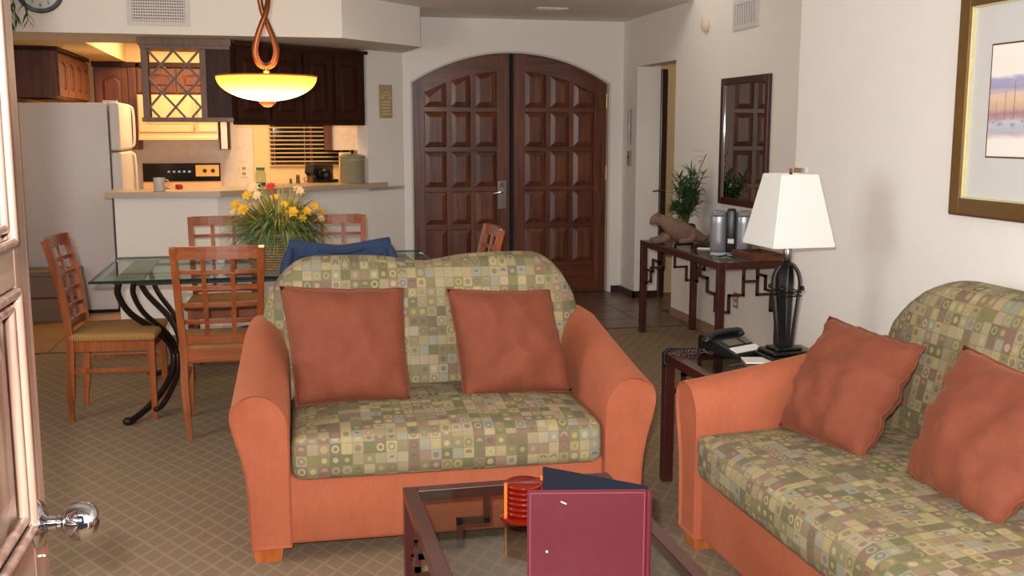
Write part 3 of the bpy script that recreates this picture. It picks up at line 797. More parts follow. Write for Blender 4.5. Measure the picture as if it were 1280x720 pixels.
# ================================================================ CHAIRS
def make_chair(label):
    """front faces -y, origin on the floor at the middle"""
    t = thing('dining_chair', label, 'chair', group='cherry lattice-back dining chairs')
    hb, hf = .183, .205
    for sg in (-1, 1):
        q = BM(); sweep(q, smooth_pts([(sg * (hb - .015), .215, 0), (sg * hb, .200, .25), (sg * hb, .195, .45), (sg * (hb + .012), .225, .72), (sg * (hb + .020), .28, .955)], 5), [.026] * 3 + [.034] * 18, [.026] * 3 + [.036] * 18, (0, 1, 0)); obj('back_post', q, 'chair', t)
        q = BM(); A = [(-1, -1), (1, -1), (1, 1), (-1, 1)]
        lo = [q.verts.new((sg * (hf - .012) + a * .012, -.21 + c * .012, 0)) for a, c in A]; hi = [q.verts.new((sg * (hf - .02) + a * .02, -.205 + c * .02, .43)) for a, c in A]
        q.faces.new(lo[::-1]); q.faces.new(hi)
        for i in range(4): q.faces.new((lo[i], lo[(i + 1) % 4], hi[(i + 1) % 4], hi[i]))
        obj('front_leg', q, 'chair', t)
        q = BM(); bar(q, (sg * (hf - .018), -.2, .40), (sg * hb, .19, .40), .02, .055); obj('seat_rail', q, 'chair', t)
        q = BM(); bar(q, (sg * (hf - .018), -.2, .27), (sg * hb, .19, .27), .018, .022); obj('stretcher', q, 'chair', t)
    q = BM(); bar(q, (-hf + .02, -.205, .40), (hf - .02, -.205, .40), .02, .055); obj('seat_rail', q, 'chairx', t)
    q = BM(); bar(q, (-hb, .195, .415), (hb, .195, .415), .024, .07); obj('seat_rail', q, 'chairx', t)
    def sd(w, a, h, n):
        s = 1 - .10 * (w.y + .22) / .42
        return (w.x * s, w.y, w.z + (.015 * (1 - (a.x / h.x) ** 2) * (1 - (a.y / h.y) ** 2) if a.z > 0 else 0))
    q = BM(); rbox(q, (-.228, -.235, .425), (.228, .20, .468), .018, (8, 8, 5), sd); obj('seat', q, 'weave', t)
    def by(z): return .195 + (0 if z < .45 else .09 * ((z - .45) / .515) ** 1.5)
    def bx(z): return hb + .022 * max(0, (z - .45) / .515)
    def rail(z, hgt, thick, name='lattice_rail', bow=.022):
        pts = []
        for i in range(9):
            s = -1 + i / 4; pts.append((s * (bx(z) - .012), by(z) + bow * (1 - s * s), z - .0))
        q = BM(); sweep(q, pts, thick, hgt, (0, 0, 1)); return obj(name, q, 'chairx', t)
    rail(.93, .062, .024, 'crest_rail'); rail(.50, .045, .02, 'lower_rail')
    for z in (.585, .67, .755, .835): rail(z, .021, .014)
    for k in (-1, 1):
        pts = []
        for i in range(9):
            z = lerp(.49, .93, i / 8); s = k * .34; pts.append((s * bx(z), by(z) + .022 * (1 - s * s), z))
        q = BM(); sweep(q, pts, .022, .014, (0, 1, 0)); obj('lattice_slat', q, 'chair', t)
    return t
labs = ['cherry lattice-back chair left of the table, seen from its side', 'cherry lattice-back chair with its bare back to the camera, left of the basket',
        'cherry chair hidden under the denim jacket behind the loveseat', 'cherry chair at the far side of the table, behind the bare-backed chair',
        'cherry chair at the far side of the table, right of the flower basket', 'cherry chair at the right end of the table in front of the arched door']
spots = [(-.85, 5.83, R(90) + R(-3)), (-.275, 5.42, R(180)), (.305, 5.40, R(180)), (-.33, 6.72, 0), (.37, 6.68, 0), (.96, 5.90, R(-90))]
ch0 = make_chair(labs[0])
for i, (x, y, a) in enumerate(spots):
    o = ch0 if i == 0 else copy_tree(ch0)
    o.location = (x, y, 0); o.rotation_euler = (0, 0, a); o['label'] = labs[i]

# denim jacket over the chair back
JX, JY = .305, 5.40
def jacket():
    t = thing('denim_jacket', 'dark blue denim jacket draped over a chair back behind the loveseat', 'jacket', (JX, JY - .28, .5))
    q = BM(); n, m = 26, 24; V = {}
    for th in (0, 1):
        for i in range(n + 1):
            for j in range(m + 1):
                u = 2 * i / n - 1; s = j / m      # s: 0 camera side hem, over the crest, 1 far side hem
                top = .952 + .005 * u * u - .012 * math.cos(u * 3)
                hw = .242 + .05 * abs(2 * s - 1) ** 1.2
                if s < .44: z = lerp(.55, top, s / .44); y = -.035 - .01 * math.sin(s * 7)
                elif s > .56: z = lerp(top, .60, (s - .56) / .44); y = .035
                else:
                    a = (s - .44) / .12 * PI; z = top + .02 * math.sin(a); y = -.035 * math.cos(a)
                lean = -.09 * max(0, (.97 - z)) * -1
                y0 = -.285 + .16 * (.97 - z) + (-.018 * (1 - u * u))
                fold = .012 * math.sin(u * 11 + s * 3) * min(1, abs(s - .5) * 5) + .01 * mnoise.noise(Vector((u * 3, s * 6, 2)))
                dy = fold + y * (1 + .3 * abs(s - .5)) + (0 if th == 0 else (-.008 if s < .5 else .008) * -1)
                V[(th, i, j)] = q.verts.new((u * hw, y0 + dy + .28, z - .5 - (0 if th == 0 else .006)))
    for th in (0, 1):
        for i in range(n):
            for j in range(m):
                f = q.faces.new((V[(th, i, j)], V[(th, i + 1, j)], V[(th, i + 1, j + 1)], V[(th, i, j + 1)])); f.smooth = True
    for i in range(n):
        for j in (0, m): q.faces.new((V[(0, i, j)], V[(0, i + 1, j)], V[(1, i + 1, j)], V[(1, i, j)]))
    for j in range(m):
        for i in (0, n): q.faces.new((V[(0, i, j)], V[(0, i, j + 1)], V[(1, i, j + 1)], V[(1, i, j)]))
    obj('body', q, 'denim', t)
    for sg in (-1, 1):     # sleeves hang down at the sides
        q = BM(); tube(q, smooth_pts([(sg * .235, -.04, .45), (sg * .262, -.05, .35), (sg * .268, -.03, .20), (sg * .262, -.035, .03)], 4), [.022, .026, .032, .036, .038, .04, .04, .042, .044, .044, .044, .045, .045], 10, flat=.7); obj('sleeve', q, 'denim', t, 180)
    q = BM(); sweep(q, [(-.2, -.05, .40), (0, -.068, .385), (.2, -.05, .40)], .006, .022); obj('yoke_seam', q, 'denimseam', t)
    q = BM(); tube(q, smooth_pts([(-.11, -.05, .44), (0, -.065, .425), (.11, -.05, .44)], 5), .013, 8, flat=.6); obj('collar', q, 'denim', t, 180)
jacket()

# ================================================================ DINING TABLE
TX0, TX1, TY0, TY1 = -.93, .90, 5.56, 6.62
tb = thing('dining_table', 'rectangular glass-topped dining table on curving wrought-iron legs', 'table', ((TX0 + TX1) / 2, (TY0 + TY1) / 2, 0))
q = BM(); box(q, (TX0 + .003, TY0 + .003, .737), (TX1 - .003, TY1 - .003, .75)); obj('glass_top', q, 'glass', tb, world=True)
q = BM()
for a, c in (((TX0, TY0), (TX1, TY0)), ((TX1, TY0), (TX1, TY1)), ((TX1, TY1), (TX0, TY1)), ((TX0, TY1), (TX0, TY0))): bar(q, (*a, .7435), (*c, .7435), .006, .014)
obj('glass_edge', q, 'glassedge', tb, world=True)
for ex, sx in ((TX0, 1), (TX1, -1)):
    for ey, sy in ((TY0, 1), (TY1, -1)):
        for k in (0, 1):
            o_ = k * .075
            pts = [(ex + sx * (.13 + o_), ey + sy * .10, .728), (ex + sx * (.12 + o_), ey + sy * .12, .66), (ex + sx * (.17 + o_ * .9), ey + sy * .17, .55), (ex + sx * (.30 + o_ * .5), ey + sy * .27, .42), (ex + sx * (.36 + .02 * k), ey + sy * .33, .30), (ex + sx * (.34 + .035 * k), ey + sy * .26, .17), (ex + sx * (.26 + .06 * k), ey + sy * .12, .07), (ex + sx * (.16 + .13 * k), ey + sy * (-.03 + .05 * k), .012 + .05 * k)]
            q = BM(); tube(q, smooth_pts(pts, 5), .0175 - .003 * k, 8)
            lg = obj('leg', q, 'iron', tb, 180, world=True)
            if k == 0:
                q = BM(); ball(q, (ex + sx * .155, ey - sy * .035, .022), .022, 10, (1.3, 1.2, 1)); obj('foot_scroll', q, 'iron', lg, 180, world=True)
    q = BM(); a = ex + sx * .37; tube(q, smooth_pts([(a, TY0 + .31, .30), (a + sx * .03, (TY0 + TY1) / 2, .33), (a, TY1 - .31, .30)], 5), .013, 8); obj('cross_brace', q, 'iron', tb, 180, world=True)
    q = BM(); box(q, (min(ex + sx * .10, ex + sx * .24), TY0 + .08, .722), (max(ex + sx * .10, ex + sx * .24), TY1 - .08, .736)); obj('top_plate', q, 'iron', tb, world=True)
q = BM(); ym = (TY0 + TY1) / 2; tube(q, smooth_pts([(TX0 + .40, ym, .33), (TX0 + .65, ym, .37), ((TX0 + TX1) / 2, ym, .40), (TX1 - .65, ym, .37), (TX1 - .40, ym, .33)], 6), .012, 8); obj('long_stretcher', q, 'iron', tb, 180, world=True)
for yy in (TY0 + .12, TY1 - .12):
    q = BM(); bar(q, (TX0 + .2, yy, .715), (TX1 - .2, yy, .715), .02, .016); obj('top_rail', q, 'iron', tb, world=True)

# ---------------------------------------------------------------- flower basket
FB = (.03, 5.93, .751)
fb = thing('flower_basket', 'wicker basket overflowing with yellow silk flowers and grasses on the dining table', 'flower basket', FB); fb.scale = (1.14, 1.14, 1.06)
q = BM()
for k in range(13):
    z = .008 + k * .0135; r_ = .140 + .022 * math.sin(k / 12 * PI * .8); P_ = []
    for i in range(28):
        a = 2 * PI * i / 28; rr = r_ + .004 * (1 if (i + k) % 2 else -1); P_.append((rr * math.cos(a), rr * math.sin(a), z))
    tube(q, P_, .0065, 6, True)
lathe(q, [(.12, 0), (.125, .004), (.12, .01)], n=20)
obj('basket_weave', q, 'basket', fb, 180)
q = BM(); tube(q, [(.160 * math.cos(2 * PI * i / 24), .160 * math.sin(2 * PI * i / 24), .182) for i in range(24)], .011, 8, True); obj('basket_rim', q, 'basket', fb, 180)
M['drygrass'] = plain('dry_grass', (176, 156, 72), .6, noise_amt=.3, scale=14)
rnd = random.Random(5)
def blade(bm, p0, d, L_, w, droop):
    p = Vector(p0); d = Vector(d).normalized(); n = 6; side = d.cross(Vector((0, 0, 1)))
    side = side.normalized() if side.length > .05 else Vector((1, 0, 0)); prev = None
    for i in range(n + 1):
        s = i / n; ww = w * (1 - s ** 2) * (.5 + s * 1.2 if s < .4 else 1) + .0004
        a = bm.verts.new(p - side * ww / 2); c = bm.verts.new(p + side * ww / 2 + Vector((0, 0, ww * .15)))
        if prev: bm.faces.new((prev[0], prev[1], c, a))
        prev = (a, c); p = p + d * (L_ / n); d = (d + Vector((0, 0, -droop / n * (1 + s)))).normalized()
for mat, cnt, sd, nm in (('grass', 620, 1, 'grass_sprays'), ('grass2', 520, 2, 'leaf_sprays'), ('drygrass', 300, 3, 'dry_grass_sprays')):
    q = BM()
    for i in range(cnt):
        a = rnd.uniform(0, 2 * PI); el = {'grass': rnd.uniform(.15, 1.35), 'grass2': rnd.uniform(0, .95), 'drygrass': rnd.uniform(.5, 1.5)}[mat]
        d = (math.cos(a) * math.cos(el), math.sin(a) * math.cos(el), math.sin(el))
        r0 = rnd.uniform(0, .09); blade(q, (r0 * math.cos(a), r0 * math.sin(a), rnd.uniform(.15, .22)), d, rnd.uniform(.15, .28), rnd.uniform(.006, .012) * (1 if mat == 'grass' else 1.3), rnd.uniform(.5, 1.7))
    o = obj(nm, q, mat, fb); o['kind'] = 'stuff'
def flower(pos, facing, r, mat, petals, name='flower'):
    q = BM(); f = Vector(facing).normalized(); u = f.cross(Vector((0, 0, 1))); u = u.normalized() if u.length > .1 else Vector((1, 0, 0)); v = f.cross(u)
    c = Vector(pos)
    for k in range(petals):
        a = 2 * PI * k / petals; d = u * math.cos(a) + v * math.sin(a); s_ = f.cross(d)
        base = c + d * r * .1; mid = c + d * r * .6 + f * r * .25; tip = c + d * r + f * r * .12
        w = r * 1.9 / petals * 1.6
        pv = [base - s_ * w * .25, base + s_ * w * .25, mid + s_ * w * .6, tip, mid - s_ * w * .6]
        lo = [q.verts.new(p) for p in pv]; hi = [q.verts.new(p + f * .003) for p in pv]
        q.faces.new(lo[::-1]); q.faces.new(hi)
        for i in range(5): q.faces.new((lo[i], lo[(i + 1) % 5], hi[(i + 1) % 5], hi[i]))
    ball(q, c + f * r * .15, r * .22, 8)
    tube(q, smooth_pts([c, c * .6 + Vector((0, 0, .06)), Vector((c.x * .2, c.y * .2, .16))], 3), .0022, 5)
    return obj(name, q, mat, fb)
fl = [(-.205, -.04, .335, .032, 'yellow'), (-.15, -.10, .385, .030, 'yellow'), (-.12, -.05, .42, .036, 'cream'), (-.105, -.10, .385, .028, 'cream'), (-.04, -.05, .425, .030, 'red'), (.09, .0, .40, .034, 'cream'),
      (-.17, -.12, .315, .036, 'yellow'), (.055, -.14, .30, .036, 'yellow'), (.12, -.10, .30, .032, 'yellow'), (.16, -.05, .32, .030, 'yellow'), (.19, .0, .255, .030, 'cream'), (.02, -.14, .34, .022, 'yellow'), (-.22, .02, .29, .028, 'cream'), (.10, -.13, .265, .024, 'yellow'), (-.02, .10, .36, .03, 'yellow'), (.2, .08, .28, .03, 'yellow')]
for x, y, z, r_, m_ in fl: flower((x, y, z), (x * 2, y * 2 - .35, .35), r_, m_, 6 if m_ == 'yellow' else 8)

# ================================================================ COFFEE TABLE
CX0, CX1, CY0, CY1, CZ = .352, 1.005, 1.78, 3.04, .43
ct = thing('coffee_table', 'low dark red metal coffee table with glass top and fretwork brackets, nearest the camera', 'coffee table', ((CX0 + CX1) / 2, (CY0 + CY1) / 2, 0))
w = .042
for (x0, y0, x1, y1) in ((CX0, CY0, CX0 + w, CY1), (CX1 - w, CY0, CX1, CY1), (CX0 + w, CY1 - w, CX1 - w, CY1), (CX0 + w, CY0, CX1 - w, CY0 + w)):
    q = BM(); box(q, (x0, y0, CZ - .035), (x1, y1, CZ), .003); obj('top_rail', q, 'fret', ct, world=True)
q = BM(); box(q, (CX0 + w, CY0 + w, CZ - .012), (CX1 - w, CY1 - w, CZ - .003)); obj('glass_top', q, 'smoke', ct, world=True)
for x0 in (CX0, CX1 - w):
    for y0 in (CY0, CY1 - w):
        q = BM(); box(q, (x0, y0, 0), (x0 + w, y0 + w, CZ - .035), .003); obj('leg', q, 'fret', ct, world=True)
def fret(parent, o_, d1, z0, pts, th=.018, mat='fret', name='fretwork'):
    """greek key bracket: pts (along, down) from the corner o_ in direction d1, made of square bars"""
    q = BM(); P_ = [Vector((o_[0] + d1[0] * a, o_[1] + d1[1] * a, z0 - d)) for a, d in pts]
    for a, c in zip(P_, P_[1:]):
        T = (c - a).normalized() * th / 2
        bar(q, a - T, c + T, th, th)
    return obj(name, q, mat, parent, world=True)
key = [(.0, .245), (.075, .245), (.075, .155), (.15, .155), (.15, .08), (.235, .08), (.235, 0)]
key2 = [(.0, .10), (.09, .10), (.09, .0)]
for (ox, oy) in ((CX0 + w / 2, CY0 + w / 2), (CX1 - w / 2, CY0 + w / 2), (CX0 + w / 2, CY1 - w / 2), (CX1 - w / 2, CY1 - w / 2)):
    dx = 1 if ox < .6 else -1; dy = 1 if oy < 2.4 else -1
    fret(ct, (ox, oy), (dx, 0), CZ - .035, key); fret(ct, (ox, oy), (0, dy), CZ - .035, key)

# folder standing open on the coffee table
fo = thing('menu_folder', 'burgundy leather folder standing open on the coffee table', 'folder', (.73, 2.32, CZ - .003))
def cover(bm, x0, y0, x1, y1, z0, z1, th):
    d = Vector((x1 - x0, y1 - y0, 0)); n_ = Vector((-d.y, d.x, 0)).normalized() * th
    A = [Vector((x0, y0, z0)), Vector((x1, y1, z0)), Vector((x1, y1, z1)), Vector((x0, y0, z1))]
    a = [bm.verts.new(p) for p in A]; c = [bm.verts.new(p + n_) for p in A]
    bm.faces.new(a); bm.faces.new(c[::-1])
    for i in range(4): bm.faces.new((a[i], a[(i + 1) % 4], c[(i + 1) % 4], c[i]))
    e = [e_ for v in a + c for e_ in v.link_edges]
    bmesh.ops.bevel(bm, geom=list(set(e)), offset=.0025, segments=2, affect='EDGES')
FZ0, FZ1 = CZ - .002, .650
q = BM(); cover(q, .568, 2.325, .852, 2.268, FZ0, FZ1, .006); fr_ = obj('front_cover', q, 'burgundy', fo, world=True)
q = BM(); cover(q, .645, 2.48, .856, 2.279, FZ0, FZ1 + .004, .006); obj('back_cover', q, 'navy', fo, world=True)
q = BM(); tube(q, [(.8565, 2.27, FZ0 + .003), (.8565, 2.27, FZ1 - .003)], .008, 8); obj('spine', q, 'burgundy', fo, world=True)
def onf(s, z, off=.0012): 
    d = Vector((.852 - .568, 2.268 - 2.325, 0)); n_ = Vector((d.y, -d.x, 0)).normalized()
    return Vector((.568, 2.325, 0)) + d * s + n_ * off + Vector((0, 0, z))
q = BM()
def stitch(a, c, n):
    for k in range(n):
        p = a.lerp(c, k / n); r_ = a.lerp(c, (k + .6) / n); bar(q, p, r_, .0012, .0012)
stitch(onf(.03, FZ1 - .007), onf(.97, FZ1 - .007), 60); stitch(onf(.025, FZ1 - .008), onf(.025, FZ0), 40); stitch(onf(.975, FZ1 - .008), onf(.975, FZ0), 40)
obj('stitching', q, 'burglight', fr_, world=True)
q = BM(); bar(q, onf(.28, FZ1 - .028), onf(.325, FZ1 - .034), .002, .0025); ball(q, onf(.165, FZ0 + .068), .003, 8); obj('scuff', q, 'paper', fr_, world=True)

# red acrylic coaster stack
co = thing('coaster_stack', 'stack of round red translucent coasters in a holder beside the folder', 'coasters', (.655, 2.72, CZ - .003))
q = BM(); lathe(q, [(0, 0), (.064, 0), (.068, .004), (.068, .010), (.060, .014), (0, .014)], n=32); obj('holder_base', q, 'redacrylic', co, 50)
for k in range(6):
    q = BM(); z = .0165 + k * .0155; lathe(q, [(0, z), (.048, z), (.0535, z + .003), (.055, z + .0065), (.0535, z + .010), (.048, z + .013), (0, z + .013)], n=32); obj('coaster', q, 'redacrylic', co, 50)
for a in (R(200), R(20)):
    q = BM(); x, y = .0605 * math.cos(a), .0605 * math.sin(a); tube(q, [(x, y, .01), (x, y, .112)], .0048, 10); obj('holder_post', q, 'orangeacrylic', co, 60)

# ================================================================ END TABLE WITH LAMP AND PHONE
EX0, EX1, EY0, EY1, EZ = 1.60, 2.25, 3.60, 4.12, .57
et = thing('end_table', 'dark red metal end table with glass top between the long sofa and the wall', 'side table', ((EX0 + EX1) / 2, (EY0 + EY1) / 2, 0))
w = .045
for (x0, y0, x1, y1) in ((EX0, EY0, EX0 + w, EY1), (EX1 - w, EY0, EX1, EY1), (EX0 + w, EY1 - w, EX1 - w, EY1), (EX0 + w, EY0, EX1 - w, EY0 + w)):
    q = BM(); box(q, (x0, y0, EZ - .04), (x1, y1, EZ), .003); obj('top_rail', q, 'fret', et, world=True)
q = BM(); box(q, (EX0 + w, EY0 + w, EZ - .010), (EX1 - w, EY1 - w, EZ - .002)); obj('glass_top', q, 'smoke', et, world=True)
for x0 in (EX0, EX1 - w):
    for y0 in (EY0, EY1 - w):
        q = BM(); box(q, (x0, y0, 0), (x0 + w, y0 + w, EZ - .04), .003); obj('leg', q, 'fret', et, world=True)
for (ox, oy) in ((EX0 + w / 2, EY1 - w / 2), (EX1 - w / 2, EY1 - w / 2)):
    fret(et, (ox, oy), (1 if ox < 1.9 else -1, 0), EZ - .04, [(0, .13), (.07, .13), (.07, .06), (.14, .06), (.14, 0)])
LP = (2.055, 3.90, EZ)
lp = thing('table_lamp', 'table lamp with square white shade and black iron strap base', 'lamp', LP, R(2))
q = BM(); box(q, (-.105, -.095, 0), (.105, .095, .018), .006); box(q, (-.085, -.075, .018), (.085, .075, .034), .008); box(q, (-.06, -.05, .034), (.06, .05, .046), .006); obj('base', q, 'black', lp)
for k in range(4):
    a = R(45 + 90 * k); c, s = math.cos(a), math.sin(a)
    pts = smooth_pts([(c * .030, s * .030, .044), (c * .038, s * .038, .14), (c * .050, s * .050, .25), (c * .056, s * .056, .31), (c * .048, s * .048, .355), (c * .026, s * .026, .388), (0, 0, .395)], 5)
    q = BM(); sweep(q, pts, .030, .009, (c, s, .001)); obj('strap', q, 'black', lp)
for k in range(4):
    a = R(45 + 90 * k); q = BM(); ball(q, (.066 * math.cos(a), .066 * math.sin(a), .295), .010, 10); obj('ball', q, 'black', lp, 180)
q = BM(); tube(q, [(.063 * math.cos(R(45 + 90 * k)), .063 * math.sin(R(45 + 90 * k)), .28) for k in range(4)], .003, 6, True); tube(q, [(.063 * math.cos(R(45 + 90 * k)), .063 * math.sin(R(45 + 90 * k)), .262) for k in range(4)], .003, 6, True); obj('ring', q, 'black', lp)
q = BM(); tube(q, [(0, 0, .045), (0, 0, .52)], .007, 10); lathe(q, [(.012, .40), (.018, .41), (.018, .45), (.012, .47)], n=12); obj('stem', q, 'satin', lp, 60)
q = BM(); z0, z1, h0, h1, th = .472, .762, .1385, .083, .003
def ringsq(h, z): return [q.verts.new((a * h, c * h, z)) for a, c in ((-1, -1), (1, -1), (1, 1), (-1, 1))]
A, B, C_, D_ = ringsq(h0, z0), ringsq(h1, z1), ringsq(h1 - th, z1), ringsq(h0 - th, z0)
for P1, P2 in ((A, B), (B, C_), (C_, D_), (D_, A)):
    for i in range(4): q.faces.new((P1[i], P1[(i + 1) % 4], P2[(i + 1) % 4], P2[i]))
bmesh.ops.bevel(q, geom=[e_ for e_ in q.edges if abs(e_.verts[0].co.z - e_.verts[1].co.z) > .1], offset=.008, segments=3, affect='EDGES')
sh = obj('lamp_shade', q, 'shade', lp)
q = BM(); tube(q, [(-h1, 0, .752), (h1, 0, .752)], .002, 6); tube(q, [(0, -h1, .752), (0, h1, .752)], .002, 6); tube(q, smooth_pts([(0, 0, .50), (.05, 0, .56), (.05, 0, .70), (0, 0, .757)], 4), .002, 6); tube(q, smooth_pts([(0, 0, .50), (-.05, 0, .56), (-.05, 0, .70), (0, 0, .757)], 4), .002, 6); obj('harp', q, 'brass', lp)
q = BM(); lathe(q, [(.003, .755), (.007, .762), (.005, .772), (.008, .778), (0, .785)], n=10); obj('finial', q, 'bronze', lp, 180)
# telephone
ph = thing('telephone', 'black desk telephone with handset resting beside the lamp', 'telephone', (1.885, 4.03, EZ), R(24))
q = BM(); prism(q, [(-.11, 0), (.10, 0), (.10, .016), (-.085, .075), (-.11, .07)], 'x', -.085, .10)
bmesh.ops.rotate(q, verts=q.verts[:], cent=(0, 0, 0), matrix=Matrix.Rotation(R(180), 3, 'Z'))
bmesh.ops.bevel(q, geom=q.edges[:], offset=.005, segments=2, affect='EDGES'); bd = obj('body', q, 'plastic', ph)
q = BM(); tube(q, smooth_pts([(-.115, .05, .060), (-.07, .055, .074), (0, .058, .080), (.07, .055, .078), (.105, .05, .068)], 5), [.018] * 4 + [.014] * 12 + [.018] * 5, 10); ball(q, (-.108, .05, .058), .022, 10, (1, 1, .7)); ball(q, (.10, .05, .066), .022, 10, (1, 1, .7)); obj('handset', q, 'plastic', ph, 180)
sl = math.atan2(.059, .185)
for k, (x0, x1, y0, y1, mt) in enumerate(((-.075, .085, -.088, -.045, 'paper'), (-.06, .03, -.03, .02, 'satin'), (.045, .085, -.03, .02, 'satin'))):
    q = BM(); box(q, (x0, y0, 0), (x1, y1, .003)); bmesh.ops.rotate(q, verts=q.verts[:], cent=(0, -.1, 0), matrix=Matrix.Rotation(sl, 3, 'X')); bmesh.ops.translate(q, verts=q.verts[:], vec=(0, 0, .0165)); obj(('label_card', 'keypad', 'key_row')[k], q, mt, bd)
# coiled cord
q = BM(); path = smooth_pts([(1.90, 4.03, .60), (1.82, 4.05, .585), (1.74, 4.055, .583), (1.66, 4.06, .583), (1.61, 4.07, .585), (1.588, 4.06, .565), (1.586, 4.05, .535), (1.590, 4.04, .53)], 26)
P2 = []; fr = frames(path)
for i, p in enumerate(path):
    a = i * 1.25; T_, N_, B_ = fr[i]; P2.append(p + N_ * .0085 * math.cos(a) + B_ * .0085 * math.sin(a))
tube(q, P2, .0028, 5); o = obj('phone_cord', q, 'plastic', None, 180); recentre(o, (1.66, 4.06, EZ)); tag(o, 'black coiled telephone cord trailing over the end table corner', 'cord')
q = BM(); c_ = (1.70, 4.00)
for k in range(12):
    a = 2 * PI * k / 12; 
P3 = [(1.70 + (.085 + .02 * math.sin(5 * a_)) * math.cos(a_), 4.0 + (.03 + .008 * math.cos(7 * a_)) * math.sin(a_), EZ + .012 + .008 * math.sin(9 * a_)) for a_ in [2 * PI * k / 60 for k in range(60)]]
tube(q, P3, .0022, 5, True); o = obj('bead_string', q, 'fret', None, 180); recentre(o, (1.70, 4.0, EZ)); tag(o, 'loose loop of dark cord lying inside the phone cord on the end table', 'cord')
q = BM(); box(q, (-.072, -.052, 0), (.072, .052, .006), .0005, Matrix.Rotation(R(-14), 3, 'Z'), (0, 0, 0)); o = obj('note_pad', q, 'paper'); o.location = (1.925, 3.845, EZ); tag(o, 'white note pad at the edge of the end table in front of the phone', 'note pad')

# ================================================================ CONSOLE TABLE
KX0, KX1, KY0, KY1, KZ = 2.665, 3.115, 5.93, 7.36, .70
kt = thing('console_table', 'long dark red metal console table with Greek-key fretwork below the mirror', 'console table', ((KX0 + KX1) / 2, (KY0 + KY1) / 2, 0))
w = .045
for (x0, y0, x1, y1) in ((KX0, KY0, KX0 + w, KY1), (KX1 - w, KY0, KX1, KY1), (KX0 + w, KY1 - w, KX1 - w, KY1), (KX0 + w, KY0, KX1 - w, KY0 + w)):
    q = BM(); box(q, (x0, y0, KZ - .045), (x1, y1, KZ), .003); obj('top_rail', q, 'fret', kt, world=True)
q = BM(); box(q, (KX0 + w, KY0 + w, KZ - .010), (KX1 - w, KY1 - w, KZ - .001)); obj('glass_top', q, 'smoke', kt, world=True)
for x0 in (KX0, KX1 - w):
    for y0 in (KY0, KY1 - w):
        q = BM(); box(q, (x0, y0, 0), (x0 + w, y0 + w, KZ - .045), .003); obj('leg', q, 'fret', kt, world=True)
kk = [(0, .27), (.06, .27), (.06, .165), (.155, .165), (.155, .055), (.155, 0)]
kk2 = [(0, .21), (.055, .21), (.055, .13), (.12, .13), (.12, 0)]
for (ox, oy) in ((KX0 + w / 2, KY0 + w / 2), (KX1 - w / 2, KY0 + w / 2), (KX0 + w / 2, KY1 - w / 2), (KX1 - w / 2, KY1 - w / 2)):
    dx = 1 if ox < 2.9 else -1; dy = 1 if oy < 6.5 else -1
    fret(kt, (ox, oy), (dx, 0), KZ - .045, kk, .016)
    fret(kt, (ox, oy), (0, dy), KZ - .045, [(0, .27), (.07, .27), (.07, .165), (.2, .165), (.2, .08), (.32, .08), (.32, 0)], .016)
for z_ in (.08,):
    q = BM(); bar(q, (KX0 + .18, KY0 + w / 2, KZ - .045 - z_), (KX1 - .18, KY0 + w / 2, KZ - .045 - z_), .016, .016); obj('fretwork', q, 'fret', kt, world=True)

# reclining carved animal
an = thing('stone_animal', 'brown carved stone animal figure lying at the far end of the console', 'figurine', (2.86, 7.08, KZ), R(-10))
rings = [(-.275, .155, .012, .014), (-.265, .165, .030, .030), (-.235, .178, .040, .040), (-.20, .170, .044, .044), (-.165, .145, .050, .060), (-.12, .110, .066, .085), (-.06, .092, .078, .080), (.0, .078, .078, .070), (.06, .058, .066, .052), (.11, .040, .048, .034), (.15, .030, .026, .016)]
q = BM(); rr = []
for x, z, ry, rz_ in rings:
    rr.append([q.verts.new((x + .06, ry * .75 * math.cos(2 * PI * k / 14), max(.002, z + rz_ * math.sin(2 * PI * k / 14)))) for k in range(14)])
for A, B in zip(rr, rr[1:]):
    for k in range(14): q.faces.new((A[k], A[(k + 1) % 14], B[(k + 1) % 14], B[k]))
q.faces.new(rr[0]); q.faces.new(rr[-1]); obj('body', q, 'stonefig', an, 180)
for sx, yy in ((-.15, -.045), (-.15, .045), (.04, -.05), (.04, .05)):
    q = BM(); tube(q, smooth_pts([(sx + .06, yy, .06), (sx + .03, yy * 1.2, .03), (sx - .05, yy * 1.2, .018)], 4), [.03, .03, .028, .026, .024, .022, .02, .018, .016], 8); obj('leg', q, 'stonefig', an, 180)
q = BM(); ball(q, (-.155, -.026, .212), .012, 8); ball(q, (-.155, .026, .212), .012, 8); obj('ears', q, 'stonefig', an, 180)
